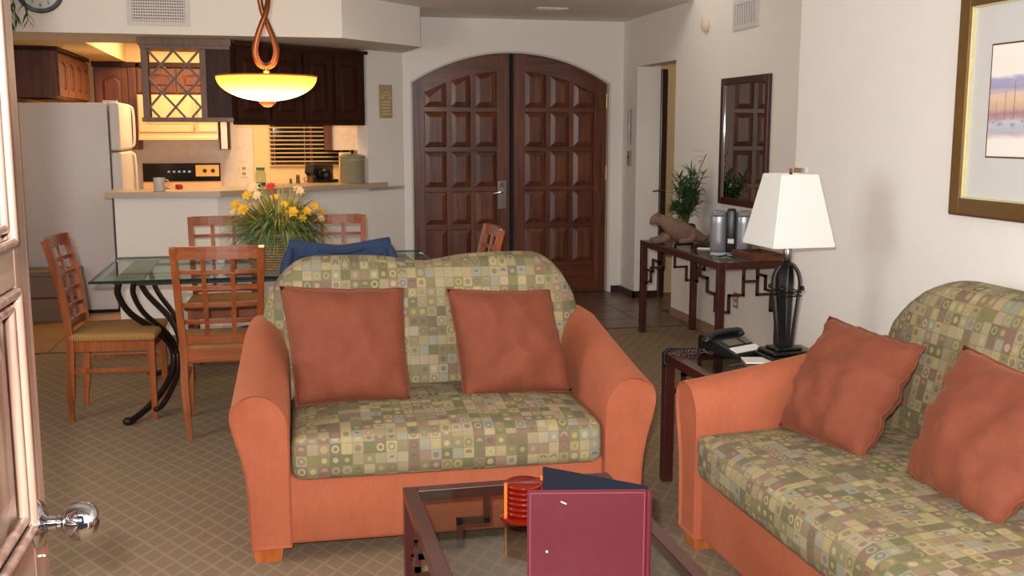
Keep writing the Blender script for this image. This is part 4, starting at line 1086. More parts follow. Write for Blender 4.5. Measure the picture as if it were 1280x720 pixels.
# bamboo plant
bp = thing('bamboo_plant', 'leafy green bamboo plant in a dark pot behind the stone animal', 'plant', (2.97, 7.24, KZ))
q = BM(); lathe(q, [(.055, 0), (.075, .03), (.085, .08), (.078, .12), (.07, .125), (.066, .11), (0, .105)], n=20); obj('pot', q, 'pot', bp, 50)
rnd = random.Random(11); leaves = []
stems = []
for k in range(22):
    a = rnd.uniform(0, 2 * PI); r1 = rnd.uniform(.03, .15); h_ = rnd.uniform(.20, .52)
    if k == 0: tip = Vector((.13, -.06, .64))
    else: tip = Vector((r1 * math.cos(a) - .02, r1 * math.sin(a) * 1.2, h_))
    if tip.x > .09 and k: tip.x = .06
    base = Vector((.02 * math.cos(a), .02 * math.sin(a), .11)); pts = smooth_pts([base, (base + tip) / 2 + Vector((0, 0, .05)), tip], 6)
    q = BM(); tube(q, pts, .0035, 6); st = obj('stem', q, 'stem', bp, 180)
    for i in range(3, len(pts)):
        for m_ in range(3 if k else 1):
            aa = rnd.uniform(0, 2 * PI); el = rnd.uniform(.1, 1.1)
            if k == 0 and i < len(pts) - 4: continue
            leaves.append((pts[i], (math.cos(aa) * math.cos(el), math.sin(aa) * math.cos(el), math.sin(el)), rnd.uniform(.08, .15), rnd.uniform(.013, .022)))
for p, d, L_, w_ in leaves:
    if p.x + d[0] * L_ > .16: d = (-abs(d[0]), d[1], d[2])
    q = BM(); blade(q, p, d, L_, w_, rnd.uniform(.3, 1.2)); obj('leaf', q, 'leaf', bp)
# glass, pens, silver speakers, cable, tray
o_ = thing('glass_tumbler', 'clear stemless glass on the console beside the stone animal', 'glass', (2.99, 6.80, KZ))
q = BM(); lathe(q, [(0, .004), (.024, 0), (.027, .01), (.034, .085), (.0325, .085), (.0255, .012), (0, .010)], n=24); obj('bowl', q, 'cupglass', o_, 50)
pa = thing('pen_tray', 'white pens lying on a small pale sheet on the console', 'pen', (2.84, 6.62, KZ))
q = BM(); box(q, (-.03, -.09, 0), (.05, .05, .002)); obj('sheet', q, 'satin', pa)
q = BM(); tube(q, [(-.02, .02, .008), (.075, -.03, .008)], .0055, 8); obj('pen', q, 'paper', pa)
q = BM(); tube(q, [(-.005, .04, .008), (.10, -.015, .008)], .0055, 8); obj('pen', q, 'paper', pa)
sp = thing('radio', 'silver and dark tabletop radio with twin curved speakers on the console', 'radio', (2.965, 6.42, KZ), R(-25))
for sx in (-1, 1):
    q = BM(); rbox(q, (sx * .082 - .056, -.05, .0), (sx * .082 + .056, .05, .285), .035, (6, 6, 8), lambda w_, a, h, n: (w_.x, w_.y, w_.z)); bo = obj('speaker', q, 'silver', sp)
    q = BM(); box(q, (sx * .082 - .040, -.054, .245), (sx * .082 + .035, -.045, .255)); obj('slot', q, 'black', bo)
q = BM(); rbox(q, (-.030, -.066, .0), (.030, .045, .295), .012, (6, 6, 6)); cb = obj('centre_column', q, 'plastic', sp)
q = BM(); box(q, (-.02, -.070, .07), (.02, -.065, .10)); obj('display', q, 'satin', cb)
q = BM(); box(q, (-.13, -.07, 0), (.13, .06, .008)); obj('base_plate', q, 'silver', sp)
q = BM(); pts = [(.05 * math.cos(a) * (1 + .3 * math.sin(3 * a)), .05 * math.sin(a), .006 + .01 * (1 + math.sin(2 * a))) for a in [2 * PI * k / 30 for k in range(30)]]; tube(q, pts, .003, 6, True); o = obj('cable', q, 'plastic', None, 180); o.location = (2.82, 6.14, KZ); tag(o, 'small dark loop of cable near the lamp end of the console', 'cable')
q = BM(); box(q, (-.10, -.2, 0), (.10, .2, .012), .002); tr_ = obj('tray', q, 'tray'); tr_.location = (3.03, 6.0 + .15, KZ); tag(tr_, 'brown wooden tray on the near end of the console by the wall', 'tray')
tr_.location = (3.0, 6.10, KZ); tr_.scale = (1, .72, 1)
for sx in (-1, 1):
    q = BM(); box(q, (sx * .10 - .006, -.2, .008), (sx * .10 + .006, .2, .045), .002); obj('side', q, 'tray', tr_)
for sy in (-1, 1):
    q = BM(); box(q, (-.10, sy * .194 - .006, .008), (.10, sy * .194 + .006, .045), .002); obj('side', q, 'tray', tr_)

# ================================================================ ON THE WALLS
mr = thing('wall_mirror', 'tall rectangular mirror in a dark brown frame above the console', 'mirror', (XR, 6.66, 1.0))
my0, my1, mz0, mz1 = 6.29, 7.03, .99, 1.875
for (y0, z0, y1, z1) in ((my0, mz0, my0 + .05, mz1), (my1 - .05, mz0, my1, mz1), (my0 + .05, mz0, my1 - .05, mz0 + .05), (my0 + .05, mz1 - .05, my1 - .05, mz1)):
    q = BM(); box(q, (XR - .028, y0, z0), (XR - .001, y1, z1), .004); obj('frame', q, 'fret', mr, world=True)
q = BM(); box(q, (XR - .016, my0 + .048, mz0 + .048), (XR - .004, my1 - .048, mz1 - .048)); obj('mirror_glass', q, 'mirror', mr, world=True)

pc = thing('framed_watercolour', 'large gold-framed watercolour landscape on the right wall above the sofa', 'picture', (2.5, 2.95, 1.2))
py1, py0, pz0, pz1, fw = 3.446, 2.35, 1.200, 2.005, .058
def pbox(name, y0, z0, y1, z1, d0, d1, mat, parent=pc, bev=.003):
    q = BM(); box(q, (2.5 - d1, y0, z0), (2.5 - d0, y1, z1), bev); return obj(name, q, mat, parent, world=True)
for (y0, z0, y1, z1) in ((py0, pz0, py0 + fw, pz1), (py1 - fw, pz0, py1, pz1), (py0 + fw, pz0, py1 - fw, pz0 + fw), (py0 + fw, pz1 - fw, py1 - fw, pz1)):
    pbox('frame', y0, z0, y1, z1, .001, .034, 'goldframe')
e = .006; g = fw
for (y0, z0, y1, z1) in ((py0 - e, pz0 - e, py0, pz1 + e), (py1, pz0 - e, py1 + e, pz1 + e), (py0, pz0 - e, py1, pz0), (py0, pz1, py1, pz1 + e)):
    pbox('outer_edge', y0, z0, y1, z1, .001, .026, 'redlip', bev=.001)
for (y0, z0, y1, z1) in ((py0 + g, pz0 + g, py0 + g + e, pz1 - g), (py1 - g - e, pz0 + g, py1 - g, pz1 - g), (py0 + g + e, pz0 + g, py1 - g - e, pz0 + g + e), (py0 + g + e, pz1 - g - e, py1 - g - e, pz1 - g)):
    pbox('gold_lip', y0, z0, y1, z1, .008, .026, 'goldlip', bev=.001)
pbox('mat_board', py0 + fw, pz0 + fw, py1 - fw, pz1 - fw, .004, .010, 'mat', bev=0)
ay0, ay1, az0, az1 = 2.52, 3.279, 1.415, 1.801
pbox('mat_bevel', ay0 - .006, az0 - .006, ay1 + .006, az1 + .006, .010, .0112, 'redlip', bev=0)
q = BM(); uvl = q.loops.layers.uv.verify(); vs = [q.verts.new(p) for p in ((2.4882, ay1, az0), (2.4882, ay0, az0), (2.4882, ay0, az1), (2.4882, ay1, az1))]; f = q.faces.new(vs)
for lp_, uv in zip(f.loops, ((0, 0), (1, 0), (1, 1), (0, 1))): lp_[uvl].uv = uv
vb = [q.verts.new(p) for p in ((2.4888, ay1, az0), (2.4888, ay0, az0), (2.4888, ay0, az1), (2.4888, ay1, az1))]; q.faces.new(vb[::-1])
ar = obj('painting', q, 'art', pc, world=True)
# saguaro-like mast shapes and tufts painted as thin strokes
M['stroke'] = plain('painted_stroke', (150, 116, 104), .8); M['stroke2'] = plain('painted_tuft', (168, 170, 184), .8)
q = BM()
for (a, z0, z1, w_) in ((.11, .33, .60, .0045), (.17, .34, .68, .005), (.05, .34, .5, .003), (.30, .34, .72, .006), (.5, .33, .6, .005), (.62, .33, .7, .005)):
    y = lerp(ay1, ay0, a); w_ *= .5; box(q, (2.4876, y - w_ / 2, lerp(az0, az1, z0)), (2.4881, y + w_ / 2, lerp(az0, az1, z1)))
obj('painted_strokes', q, 'stroke', pc, world=True)['kind'] = 'stuff'
q = BM(); rnd = random.Random(3)
for k in range(26):
    y = lerp(ay1 - .02, ay0 + .02, rnd.random()); z = lerp(az0, az1, rnd.uniform(.22, .32)); r_ = rnd.uniform(.006, .014)
    ball(q, (2.4878, y, z), r_, 8, (.02, 1, .6))
obj('painted_tufts', q, 'stroke2', pc, 180, world=True)['kind'] = 'stuff'

def grille(name, label, o3, ax, w_, h_, rows, colsn, cat='vent', deep=.012, vertical=False):
    """louvred register on a wall; ax 'y-' faces -y, 'x-' faces -x, 'z-' faces down"""
    t = thing(name, label, cat, o3)
    def m3(a, d, c): return {'y-': (a, -d, c), 'x-': (-d, -a, c), 'z-': (a, c, -d)}[ax]
    def bx(nm, a0, a1, c0, c1, d0, d1, mat, par):
        p, r_ = Vector(m3(a0, d0, c0)), Vector(m3(a1, d1, c1)); q = BM()
        box(q, [min(p[i], r_[i]) for i in range(3)], [max(p[i], r_[i]) for i in range(3)]); return obj(nm, q, mat, par)
    f = .03 if w_ > .3 else .02
    bx('frame', 0, w_, 0, f, .001, deep, 'whitemetal', t); bx('frame', 0, w_, h_ - f, h_, .001, deep, 'whitemetal', t)
    bx('frame', 0, f, f, h_ - f, .001, deep, 'whitemetal', t); bx('frame', w_ - f, w_, f, h_ - f, .001, deep, 'whitemetal', t)
    bx('backing', f, w_ - f, f, h_ - f, .0005, .002, 'dark', t)
    for k in range(rows):
        c = lerp(f, h_ - f, (k + .5) / rows); hh = (h_ - 2 * f) / rows * .28
        bx('louvre', f, w_ - f, c - hh, c + hh, .002, deep * .8, 'whitemetal', t)
    for k in range(colsn):
        a = lerp(f, w_ - f, (k + .5) / colsn); ww = (w_ - 2 * f) / colsn * (.22 if not vertical else .32)
        bx('fin', a - ww, a + ww, f, h_ - f, .002, deep * .6, 'whitemetal', t)
    return t
grille('air_vent', 'large white air grille on the soffit above the wine rack', (-.955, 7.87, 2.238), 'y-', .415, .24, 9, 22)
grille('air_vent', 'white air register high on the right wall above the mirror', (XR, 6.90, 2.195), 'x-', .385, .20, 0, 9, vertical=True)
grille('air_vent', 'small ceiling vent in front of the arched doors', (2.10, 8.30, 2.49), 'z-', .26, .12, 4, 0)
q = BM(); lathe(q, [(0, 0), (.052, 0), (.055, -.008), (.05, -.028), (.036, -.036), (0, -.038)], n=28, axis='x'); o = obj('smoke_detector', q, 'outlet', None, 40); o.location = (XR - .001, 7.365, 2.285); tag(o, 'small round white detector high on the right wall', 'detector')
q = BM(); lathe(q, [(0, -.040), (.012, -.040), (.014, -.036)], n=16, axis='x'); obj('centre_cap', q, 'whitemetal', o)
ic = thing('wall_intercom', 'slim grey intercom bracket on the wall right of the arched doors', 'intercom', (XR, 9.04, 1.2))
q = BM(); box(q, (XR - .02, 9.0, 1.40), (XR - .001, 9.07, 1.70), .004); obj('upper_plate', q, 'whitemetal', ic, world=True)
q = BM(); box(q, (XR - .028, 8.985, 1.39), (XR - .012, 8.998, 1.70), .002); obj('rod', q, 'satin', ic, world=True)
q = BM(); box(q, (XR - .018, 8.99, 1.20), (XR - .001, 9.07, 1.33), .004); lpq = obj('lower_plate', q, 'tan', ic, world=True)
q = BM(); lathe(q, [(.012, 0), (.014, -.012), (0, -.014)], (XR - .018, 9.02, 1.27), 10, 'x'); obj('button', q, 'satin', lpq, world=True)
sw = thing('light_switch', 'small tan switch plate on the right wall just above the lamp', 'switch', (2.5, 4.62, 1.25))
q = BM(); box(q, (2.492, 4.575, 1.275), (2.499, 4.665, 1.33), .002); obj('plate', q, 'paper', sw, world=True)
q = BM(); box(q, (2.478, 4.60, 1.268), (2.493, 4.675, 1.328), .002); obj('cover', q, 'tan', sw, world=True)
ol = thing('wall_outlet', 'small tan outlet low on the wall beneath the console', 'outlet', (XR, 6.72, .28))
q = BM(); box(q, (XR - .008, 6.685, .27), (XR - .001, 6.755, .38), .002); plt = obj('plate', q, 'tan', ol, world=True)
for z_ in (.30, .345):
    q = BM(); box(q, (XR - .011, 6.70, z_ - .012), (XR - .007, 6.74, z_ + .012), .002); obj('socket', q, 'outlet', plt, world=True)

# clock on the soffit
ck = thing('wall_clock', 'round dark-rimmed wall clock with white face on the soffit, cut by the frame top', 'clock', (-1.515, 7.87, 2.462))
q = BM(); lathe(q, [(0, 0), (.155, 0), (.158, -.012), (.150, -.028), (.132, -.030), (.128, -.016)], n=48, axis='y'); obj('rim', q, 'darkred', ck, 40)
q = BM(); lathe(q, [(0, -.019), (.1275, -.019), (.1275, -.016)], n=40, axis='y'); fc = obj('face', q, 'clockface', ck)
for k in range(1, 13):
    a = R(90 - 30 * k); text_mesh('numeral', str(k), .034, 'dark', fc, (.103 * math.cos(a), -.0198, .103 * math.sin(a)), (R(90), 0, 0))
for nm, a, ln in (('hour_hand', R(60), .065), ('minute_hand', R(130), .10)):
    q = BM(); bar(q, (0, -.023, 0), (ln * math.cos(a), -.023, ln * math.sin(a)), .002, .006, (0, 1, 0)); obj(nm, q, 'black', fc)

# trailing plant hanging near the clock
hpn = thing('hanging_plant', 'dark trailing plant hanging left of the clock, mostly hidden by the open door', 'plant', (-1.85, 7.70, 2.85))
q = BM(); lathe(q, [(.09, -.18), (.13, -.1), (.14, 0), (.125, 0), (.12, -.08), (0, -.15)], n=20); pt_ = obj('pot', q, 'basket', hpn, 60)
for k in range(3):
    a = 2 * PI * k / 3; q = BM(); tube(q, [(.13 * math.cos(a), .13 * math.sin(a), 0), (0, 0, .42)], .002, 5); obj('hanger_cord', q, 'basket', hpn)
rnd = random.Random(8); q = BM()
for k in range(14):
    a = 2 * PI * k / 14 + rnd.uniform(-.2, .2); L_ = rnd.uniform(.35, .62); r1 = rnd.uniform(.17, .28)
    pts = smooth_pts([(.08 * math.cos(a), .08 * math.sin(a), 0), (r1 * .8 * math.cos(a), min(.1, r1 * .7 * math.sin(a)), .03), (r1 * math.cos(a), min(.12, r1 * .8 * math.sin(a)), -L_ * .45), (r1 * 1.15 * math.cos(a), min(.12, r1 * .8 * math.sin(a)), -L_)], 5)
    tube(q, pts, .003, 5)
    for p in pts[3:]:
        for m_ in range(3):
            aa = rnd.uniform(0, 2 * PI); blade(q, p, (math.cos(aa), min(.3, math.sin(aa)), -.9), rnd.uniform(.06, .11), .02, .6)
o = obj('trailing_foliage', q, 'leaf', hpn); o['kind'] = 'stuff'

# framed plaque on the end of the kitchen wall, in the angled frame of that wall
ang_r = math.atan2(uy, ux)
p0 = ang(1.76, -.001)
pq = thing('wall_plaque', 'small tan arch-pattern plaque on the narrow wall left of the arched doors', 'plaque', (p0[0], p0[1], 1.76), ang_r)
q = BM(); box(q, (-.075, -.014, -.14), (.075, -.001, .14), .003); pb_ = obj('board', q, 'plq', pq)
q = BM()
for k, r_ in enumerate((.055, .035)):
    pts = [(-r_, -.016, .02)] + [(r_ * math.cos(PI - PI * i / 8), -.016, .02 + r_ * 1.1 * math.sin(PI * i / 8)) for i in range(9)] + [(r_, -.016, .02)]
    tube(q, pts, .004, 6)
obj('arch_motif', q, 'plq2', pb_)
for k in range(5):
    q = BM(); box(q, (-.05, -.0165, -.115 + k * .026), (.05, -.0135, -.102 + k * .026)); obj('text_band', q, 'plq2', pb_)
# ================================================================ KITCHEN
def cab_door(parent, x0, x1, z0, z1, y, mat='cab', archh=.04, matf=None):
    """raised arched door facing -y"""
    matf = matf or mat; s = min(.055, (x1 - x0) * .2)
    q = BM(); box(q, (x0, y - .012, z0), (x1, y, z1)); d = obj('door', q, mat, parent)
    for (a0, a1, c0, c1) in ((x0, x0 + s, z0, z1), (x1 - s, x1, z0, z1), (x0 + s, x1 - s, z0, z0 + s)):
        q = BM(); box(q, (a0, y - .022, c0), (a1, y - .011, c1), .002); obj('door_frame', q, mat, d)
    n = 8; q = BM(); a0, a1 = x0 + s, x1 - s
    f = lambda x: z1 - s - archh + archh * math.sin(PI * (x - a0) / (a1 - a0)) ** .7
    for i in range(n):
        xa, xb = lerp(a0, a1, i / n), lerp(a0, a1, (i + 1) / n); prism(q, [(xa, f(xa)), (xb, f(xb)), (xb, z1), (xa, z1)], 'y', y - .022, y - .011)
    bmesh.ops.remove_doubles(q, verts=q.verts[:], dist=1e-6); obj('door_frame', q, mat, d)
    q = BM(); g = .012; O = [(a0 + g, z0 + s + g)]; pts = [(lerp(a0 + g, a1 - g, i / n)) for i in range(n + 1)]
    O = [(a0 + g, z0 + s + g), (a1 - g, z0 + s + g)] + [(x, f(min(max(x, a0 + g), a1 - g)) - g) for x in pts[::-1]]
    cx, cz = (a0 + a1) / 2, (z0 + z1) / 2; sx_, sz_ = 1 - .05 / (a1 - a0), 1 - .06 / (z1 - z0)
    A = [q.verts.new((px_, y - .012, pz_)) for px_, pz_ in O]; B = [q.verts.new((cx + (px_ - cx) * sx_, y - .021, cz + (pz_ - cz) * sz_)) for px_, pz_ in O]
    q.faces.new(B)
    for i in range(len(O)): q.faces.new((A[i], A[(i + 1) % len(O)], B[(i + 1) % len(O)], B[i]))
    q.faces.new(A[::-1]); obj('door_panel', q, mat, d)
    return d
# wine rack cabinet hanging from the soffit, straight run
wr = thing('wine_rack_cabinet', 'dark hanging cabinet with a diamond lattice wine rack at its left end', 'wine rack', (-.60, 8.15, 1.575))
RX0, RX1, RXE, RY0, RY1, RZ0, RZ1 = -.915, -.505, -.285, 8.14, 8.44, 1.575, 2.18
def wb(nm, lo, hi, mat, par=wr, bev=.002):
    q = BM(); box(q, lo, hi, bev); return obj(nm, q, mat, par, world=True)
wb('post', (RX0, RY0, RZ0 + .03), (RX0 + .045, RY0 + .03, RZ1 - .07), 'rack'); wb('post', (RX1 - .0, RY0, RZ0 + .03), (RX1 + .045, RY0 + .03, RZ1 - .07), 'rack')
wb('post', (RX0, RY1 - .03, RZ0 + .03), (RX0 + .03, RY1, RZ1 - .07), 'cab')
wb('carcass', (RX1 + .02, RY0 + .01, RZ0 + .03), (RXE, RY1, RZ1 - .05), 'cab')
wb('top_board', (RX0, RY0 + .01, RZ1 - .075), (RX1 + .04, RY1, RZ1 - .05), 'cabx')
wb('bottom_board', (RX0 - .01, RY0 - .012, RZ0), (RXE + .01, RY1, RZ0 + .032), 'rack')
wb('crown', (RX0 - .02, RY0 - .02, RZ1 - .052), (RXE + .01, RY1, RZ1 - .001), 'rack'); wb('crown', (RX0 - .005, RY0 - .008, RZ1 - .078), (RXE + .0, RY1, RZ1 - .05), 'rack')
ix0, ix1, iz0, iz1 = RX0 + .045, RX1, RZ0 + .032, RZ1 - .075
W_, H_ = ix1 - ix0, iz1 - iz0
def clipseg(x, z, dx, dz):
    ts = []
    t0, t1 = -9, 9
    for p, d, lo, hi in ((x, dx, ix0, ix1), (z, dz, iz0, iz1)):
        a, b_ = (lo - p) / d, (hi - p) / d
        if a > b_: a, b_ = b_, a
        t0, t1 = max(t0, a), min(t1, b_)
    return (t0, t1) if t1 - t0 > .03 else None
for sgn in (1, -1):
    for k in range(-4, 5):
        x, z = ix0 + W_ * .5, iz0 + H_ * .5 + k * .205 + .03
        r_ = clipseg(x, z, .66, .75 * sgn)
        if r_:
            q = BM(); yy = RY0 + (.012 if sgn > 0 else .026)
            bar(q, (x + .66 * r_[0], yy, z + .75 * sgn * r_[0]), (x + .66 * r_[1], yy, z + .75 * sgn * r_[1]), .016, .022, (0, 1, 0)); obj('lattice_slat', q, 'rack', wr, world=True)
# angled run of hanging cabinets
c0 = (-.282, 8.165)
L_run = math.hypot(.77 - c0[0], 8.965 - c0[1]); ra = math.atan2(8.965 - c0[1], .77 - c0[0])
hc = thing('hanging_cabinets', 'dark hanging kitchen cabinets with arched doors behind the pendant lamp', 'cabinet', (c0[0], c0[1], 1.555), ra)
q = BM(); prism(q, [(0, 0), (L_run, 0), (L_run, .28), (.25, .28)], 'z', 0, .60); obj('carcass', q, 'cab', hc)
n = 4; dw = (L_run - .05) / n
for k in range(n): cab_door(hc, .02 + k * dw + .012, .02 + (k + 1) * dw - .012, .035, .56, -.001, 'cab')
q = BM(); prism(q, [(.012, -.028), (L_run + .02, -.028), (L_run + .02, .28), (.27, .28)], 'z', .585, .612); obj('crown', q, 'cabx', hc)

# fridge
fr_ = thing('refrigerator', 'white refrigerator standing sideways at the left of the kitchen', 'refrigerator', (-1.6, 9.5, 0))
def kb(root, nm, lo, hi, mat, bev=.004, par=None):
    q = BM(); box(q, lo, hi, bev); return obj(nm, q, mat, par or root, world=True)
kb(fr_, 'body', (-1.98, 9.12, .03), (-1.305, 9.88, 1.735), 'white', .008)
d1 = kb(fr_, 'freezer_door', (-1.295, 9.12, 1.35), (-1.215, 9.88, 1.74), 'white', .015); d2 = kb(fr_, 'fridge_door', (-1.295, 9.12, .09), (-1.215, 9.88, 1.335), 'white', .015)
kb(fr_, 'toe_grille', (-1.96, 9.15, .005), (-1.26, 9.86, .05), 'dark', 0)
q = BM(); tube(q, smooth_pts([(-1.215, 9.80, 1.37), (-1.190, 9.80, 1.40), (-1.185, 9.80, 1.55), (-1.190, 9.80, 1.69), (-1.215, 9.80, 1.72)], 4), .011, 8); obj('handle', q, 'white', d1, 180, world=True)
q = BM(); tube(q, smooth_pts([(-1.215, 9.80, .75), (-1.190, 9.80, .79), (-1.185, 9.80, 1.05), (-1.190, 9.80, 1.28), (-1.215, 9.80, 1.31)], 4), .011, 8); obj('handle', q, 'white', d2, 180, world=True)
kb(fr_, 'hinge_cover', (-1.34, 9.14, 1.735), (-1.23, 9.2, 1.755), 'white', .003)
# low box beside it
bx_ = thing('storage_box', 'low grey-brown lidded box on the kitchen tiles against the refrigerator side', 'box', (-1.85, 8.92, 0))
kb(bx_, 'body', (-2.0, 8.76, .006), (-1.56, 9.05, .37), 'boxgrey', .006); kb(bx_, 'lid', (-2.012, 8.748, .37), (-1.548, 9.062, .41), 'boxgrey', .006); kb(bx_, 'band', (-2.004, 8.755, .19), (-1.556, 9.055, .205), 'redlip', .001)

# cabinets over the fridge along the left wall
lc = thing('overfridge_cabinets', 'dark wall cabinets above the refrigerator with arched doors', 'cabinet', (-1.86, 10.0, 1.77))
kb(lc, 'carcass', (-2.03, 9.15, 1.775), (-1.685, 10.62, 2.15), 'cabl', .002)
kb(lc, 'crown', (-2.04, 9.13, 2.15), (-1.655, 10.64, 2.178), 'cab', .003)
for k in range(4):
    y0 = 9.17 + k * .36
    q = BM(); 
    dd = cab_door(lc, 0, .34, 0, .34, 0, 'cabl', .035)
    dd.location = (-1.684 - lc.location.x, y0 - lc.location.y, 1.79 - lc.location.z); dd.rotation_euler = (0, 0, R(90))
# corner cabinet with one big arched door on the back wall
cc = thing('corner_cabinet', 'dark upper cabinet with one tall arched door above the refrigerator corner', 'cabinet', (-1.52, 11.1, 1.55))
kb(cc, 'carcass', (-1.68, 10.98, 1.50), (-1.36, 11.29, 2.13), 'cabl', .002)
dd = cab_door(cc, 0, .30, 0, .56, 0, 'cabl', .05); dd.location = (-1.665 + 1.52, 10.979 - 11.1, 1.54 - 1.55)
kb(cc, 'crown', (-1.69, 10.95, 2.13), (-1.286, 11.29, 2.178), 'cab', .003)
kb(cc, 'end_panel', (-1.358, 10.965, 1.325), (-1.285, 11.29, 2.13), 'cabl', .002)
# cabinet above the microwave, and end cabinets right of it
mc = thing('microwave_cabinet', 'dark cabinet above the microwave, seen through the wine rack', 'cabinet', (-.90, 11.1, 1.85))
kb(mc, 'carcass', (-1.283, 10.98, 1.865), (-.525, 11.29, 2.13), 'cabl', .002)
for k in range(2):
    dd = cab_door(mc, 0, .355, 0, .23, 0, 'cabl', .02); dd.location = (-1.27 + k * .37 + .90, 10.979 - 11.1, 1.885 - 1.85)
kb(mc, 'crown', (-1.255, 10.95, 2.13), (-.53, 11.29, 2.178), 'cab', .003)
sc_ = thing('narrow_cabinet', 'narrow cabinet end hanging right of the microwave with glare painted on its front', 'cabinet', (-.47, 11.1, 1.32))
kb(sc_, 'carcass', (-.520, 10.96, 1.325), (-.42, 11.29, 2.13), 'cab', .002); kb(sc_, 'edge_strip', (-.502, 10.948, 1.33), (-.44, 10.96, 2.12), 'glarestrip', .002)  # pale strip holds the white glare on the cabinet front as colour
rc = thing('hanging_end_cabinet', 'pale-sided hanging cabinet with dark edge in front of the blinds', 'cabinet', (.68, 11.0, 1.31))
kb(rc, 'carcass', (.60, 10.92, 1.315), (1.015, 11.24, 2.17), 'stucco', .002); kb(rc, 'edge_strip', (.53, 10.90, 1.315), (.60, 11.24, 2.17), 'cabl', .002)
# microwave hood
mw = thing('microwave', 'almond over-the-range microwave above the stove', 'microwave', (-.90, 11.05, 1.42))
kb(mw, 'body', (-1.282, 10.90, 1.43), (-.524, 11.29, 1.862), 'micro', .008)
md = kb(mw, 'door', (-1.27, 10.885, 1.50), (-.72, 10.90, 1.85), 'micro', .004)
kb(mw, 'window', (-1.20, 10.881, 1.58), (-.80, 10.886, 1.78), 'micro', .001, md)
kb(mw, 'control_panel', (-.71, 10.885, 1.50), (-.535, 10.90, 1.85), 'micro', .004); kb(mw, 'hood_lip', (-1.28, 10.875, 1.42), (-.53, 10.91, 1.455), 'micro', .004)
q = BM(); tube(q, smooth_pts([(-.745, 10.885, 1.53), (-.745, 10.85, 1.56), (-.745, 10.85, 1.79), (-.745, 10.885, 1.82)], 3), .009, 8); obj('handle', q, 'micro', mw, 180, world=True)
# stove with black backguard
st = thing('stove', 'kitchen stove whose black back panel with gold corner shows over the counter', 'stove', (-.91, 11.0, 0))
kb(st, 'body', (-1.29, 10.68, .01), (-.53, 11.28, .90), 'micro', .006); kb(st, 'cooktop', (-1.295, 10.66, .90), (-.525, 11.28, .925), 'micro', .004)
kb(st, 'oven_door', (-1.27, 10.655, .2), (-.55, 10.68, .8), 'kblack', .004)
bg = kb(st, 'backguard', (-1.295, 11.18, .925), (-.525, 11.28, 1.19), 'micro', .004)
kb(st, 'control_glass', (-1.29, 11.168, 1.0), (-.53, 11.182, 1.185), 'kblack', .002, bg)
kb(st, 'gold_panel', (-.775, 11.162, 1.05), (-.545, 11.169, 1.165), 'kgold', .001, bg)
for x in (-.685, -.605):
    q = BM(); lathe(q, [(.021, 0), (.019, -.018), (0, -.02)], (x, 11.162, 1.107), 16, 'y'); obj('knob', q, 'black', bg, 50, world=True)
for k in range(5):
    q = BM(); box(q, (-1.05 + k * .05, 11.166, 1.09), (-1.025 + k * .05, 11.169, 1.11)); obj('mark', q, 'satin', bg, world=True)
for x in (-1.1, -.72):
    for y in (10.8, 11.04):
        q = BM(); tube(q, [(x + .075 * math.cos(2 * PI * k / 20), y + .075 * math.sin(2 * PI * k / 20), .932) for k in range(20)], .006, 6, True); obj('burner', q, 'black', st, world=True)
# back counter units
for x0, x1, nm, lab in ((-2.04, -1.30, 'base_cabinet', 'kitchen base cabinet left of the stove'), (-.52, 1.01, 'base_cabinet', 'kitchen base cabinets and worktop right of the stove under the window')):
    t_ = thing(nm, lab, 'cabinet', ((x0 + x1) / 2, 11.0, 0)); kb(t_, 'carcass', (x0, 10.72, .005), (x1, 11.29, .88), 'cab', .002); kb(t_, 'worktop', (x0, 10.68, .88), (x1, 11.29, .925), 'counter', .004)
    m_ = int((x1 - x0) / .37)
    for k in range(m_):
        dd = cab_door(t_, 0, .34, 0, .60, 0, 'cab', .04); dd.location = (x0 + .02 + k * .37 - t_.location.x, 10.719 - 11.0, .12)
# backsplash stone
b = BM(); box(b, (-1.36, 11.285, .925), (-.20, 11.30, 1.9)); struct('trim_3', b, 'stucco')
ko = thing('wall_outlet', 'white double outlet on the kitchen backsplash beside the glass jar', 'outlet', (-.30, 11.285, 1.05))
pl_ = kb(ko, 'plate', (-.337, 11.278, 1.035), (-.262, 11.284, 1.16), 'outlet', .002)
for z_ in (1.07, 1.125): kb(ko, 'socket', (-.318, 11.275, z_ - .016), (-.281, 11.279, z_ + .016), 'tan', .003, pl_)
# window with blinds
wn = sempty('window_1', (.4, 11.3, 1.14))
q = BM(); box(q, (-.42, .10, .0), (.42, .11, .52)); obj('night_backing', q, 'dark', wn)
for (x0, z0, x1, z1) in ((-.42, 0, -.39, .52), (.39, 0, .42, .52), (-.39, 0, .39, .03), (-.39, .49, .39, .52), (-.015, .03, .015, .49)):
    q = BM(); box(q, (x0, .05, z0), (x1, .08, z1)); obj('window_frame', q, 'cabl', wn)
q = BM(); box(q, (-.39, .06, .03), (.39, .066, .49)); obj('pane', q, 'pane', wn)
bl = thing('window_blinds', 'tan horizontal blinds in the kitchen window', 'blinds', (.38, 11.28, 1.15))
for k in range(11):
    z = .0 + k * .044
    q = BM(); box(q, (-.42, -.012, z - .0015), (.40, .012, z + .0015), 0, Matrix.Rotation(R(28), 3, 'X')); obj('slat', q, 'slat', bl)
q = BM(); box(q, (-.43, -.02, .475), (.41, .018, .51)); obj('head_rail', q, 'slat', bl)
for x in (-.36, -.05, .33):
    q = BM(); tube(q, [(x, -.014, 0), (x, -.014, .48)], .002, 5); obj('ladder_cord', q, 'slat', bl)

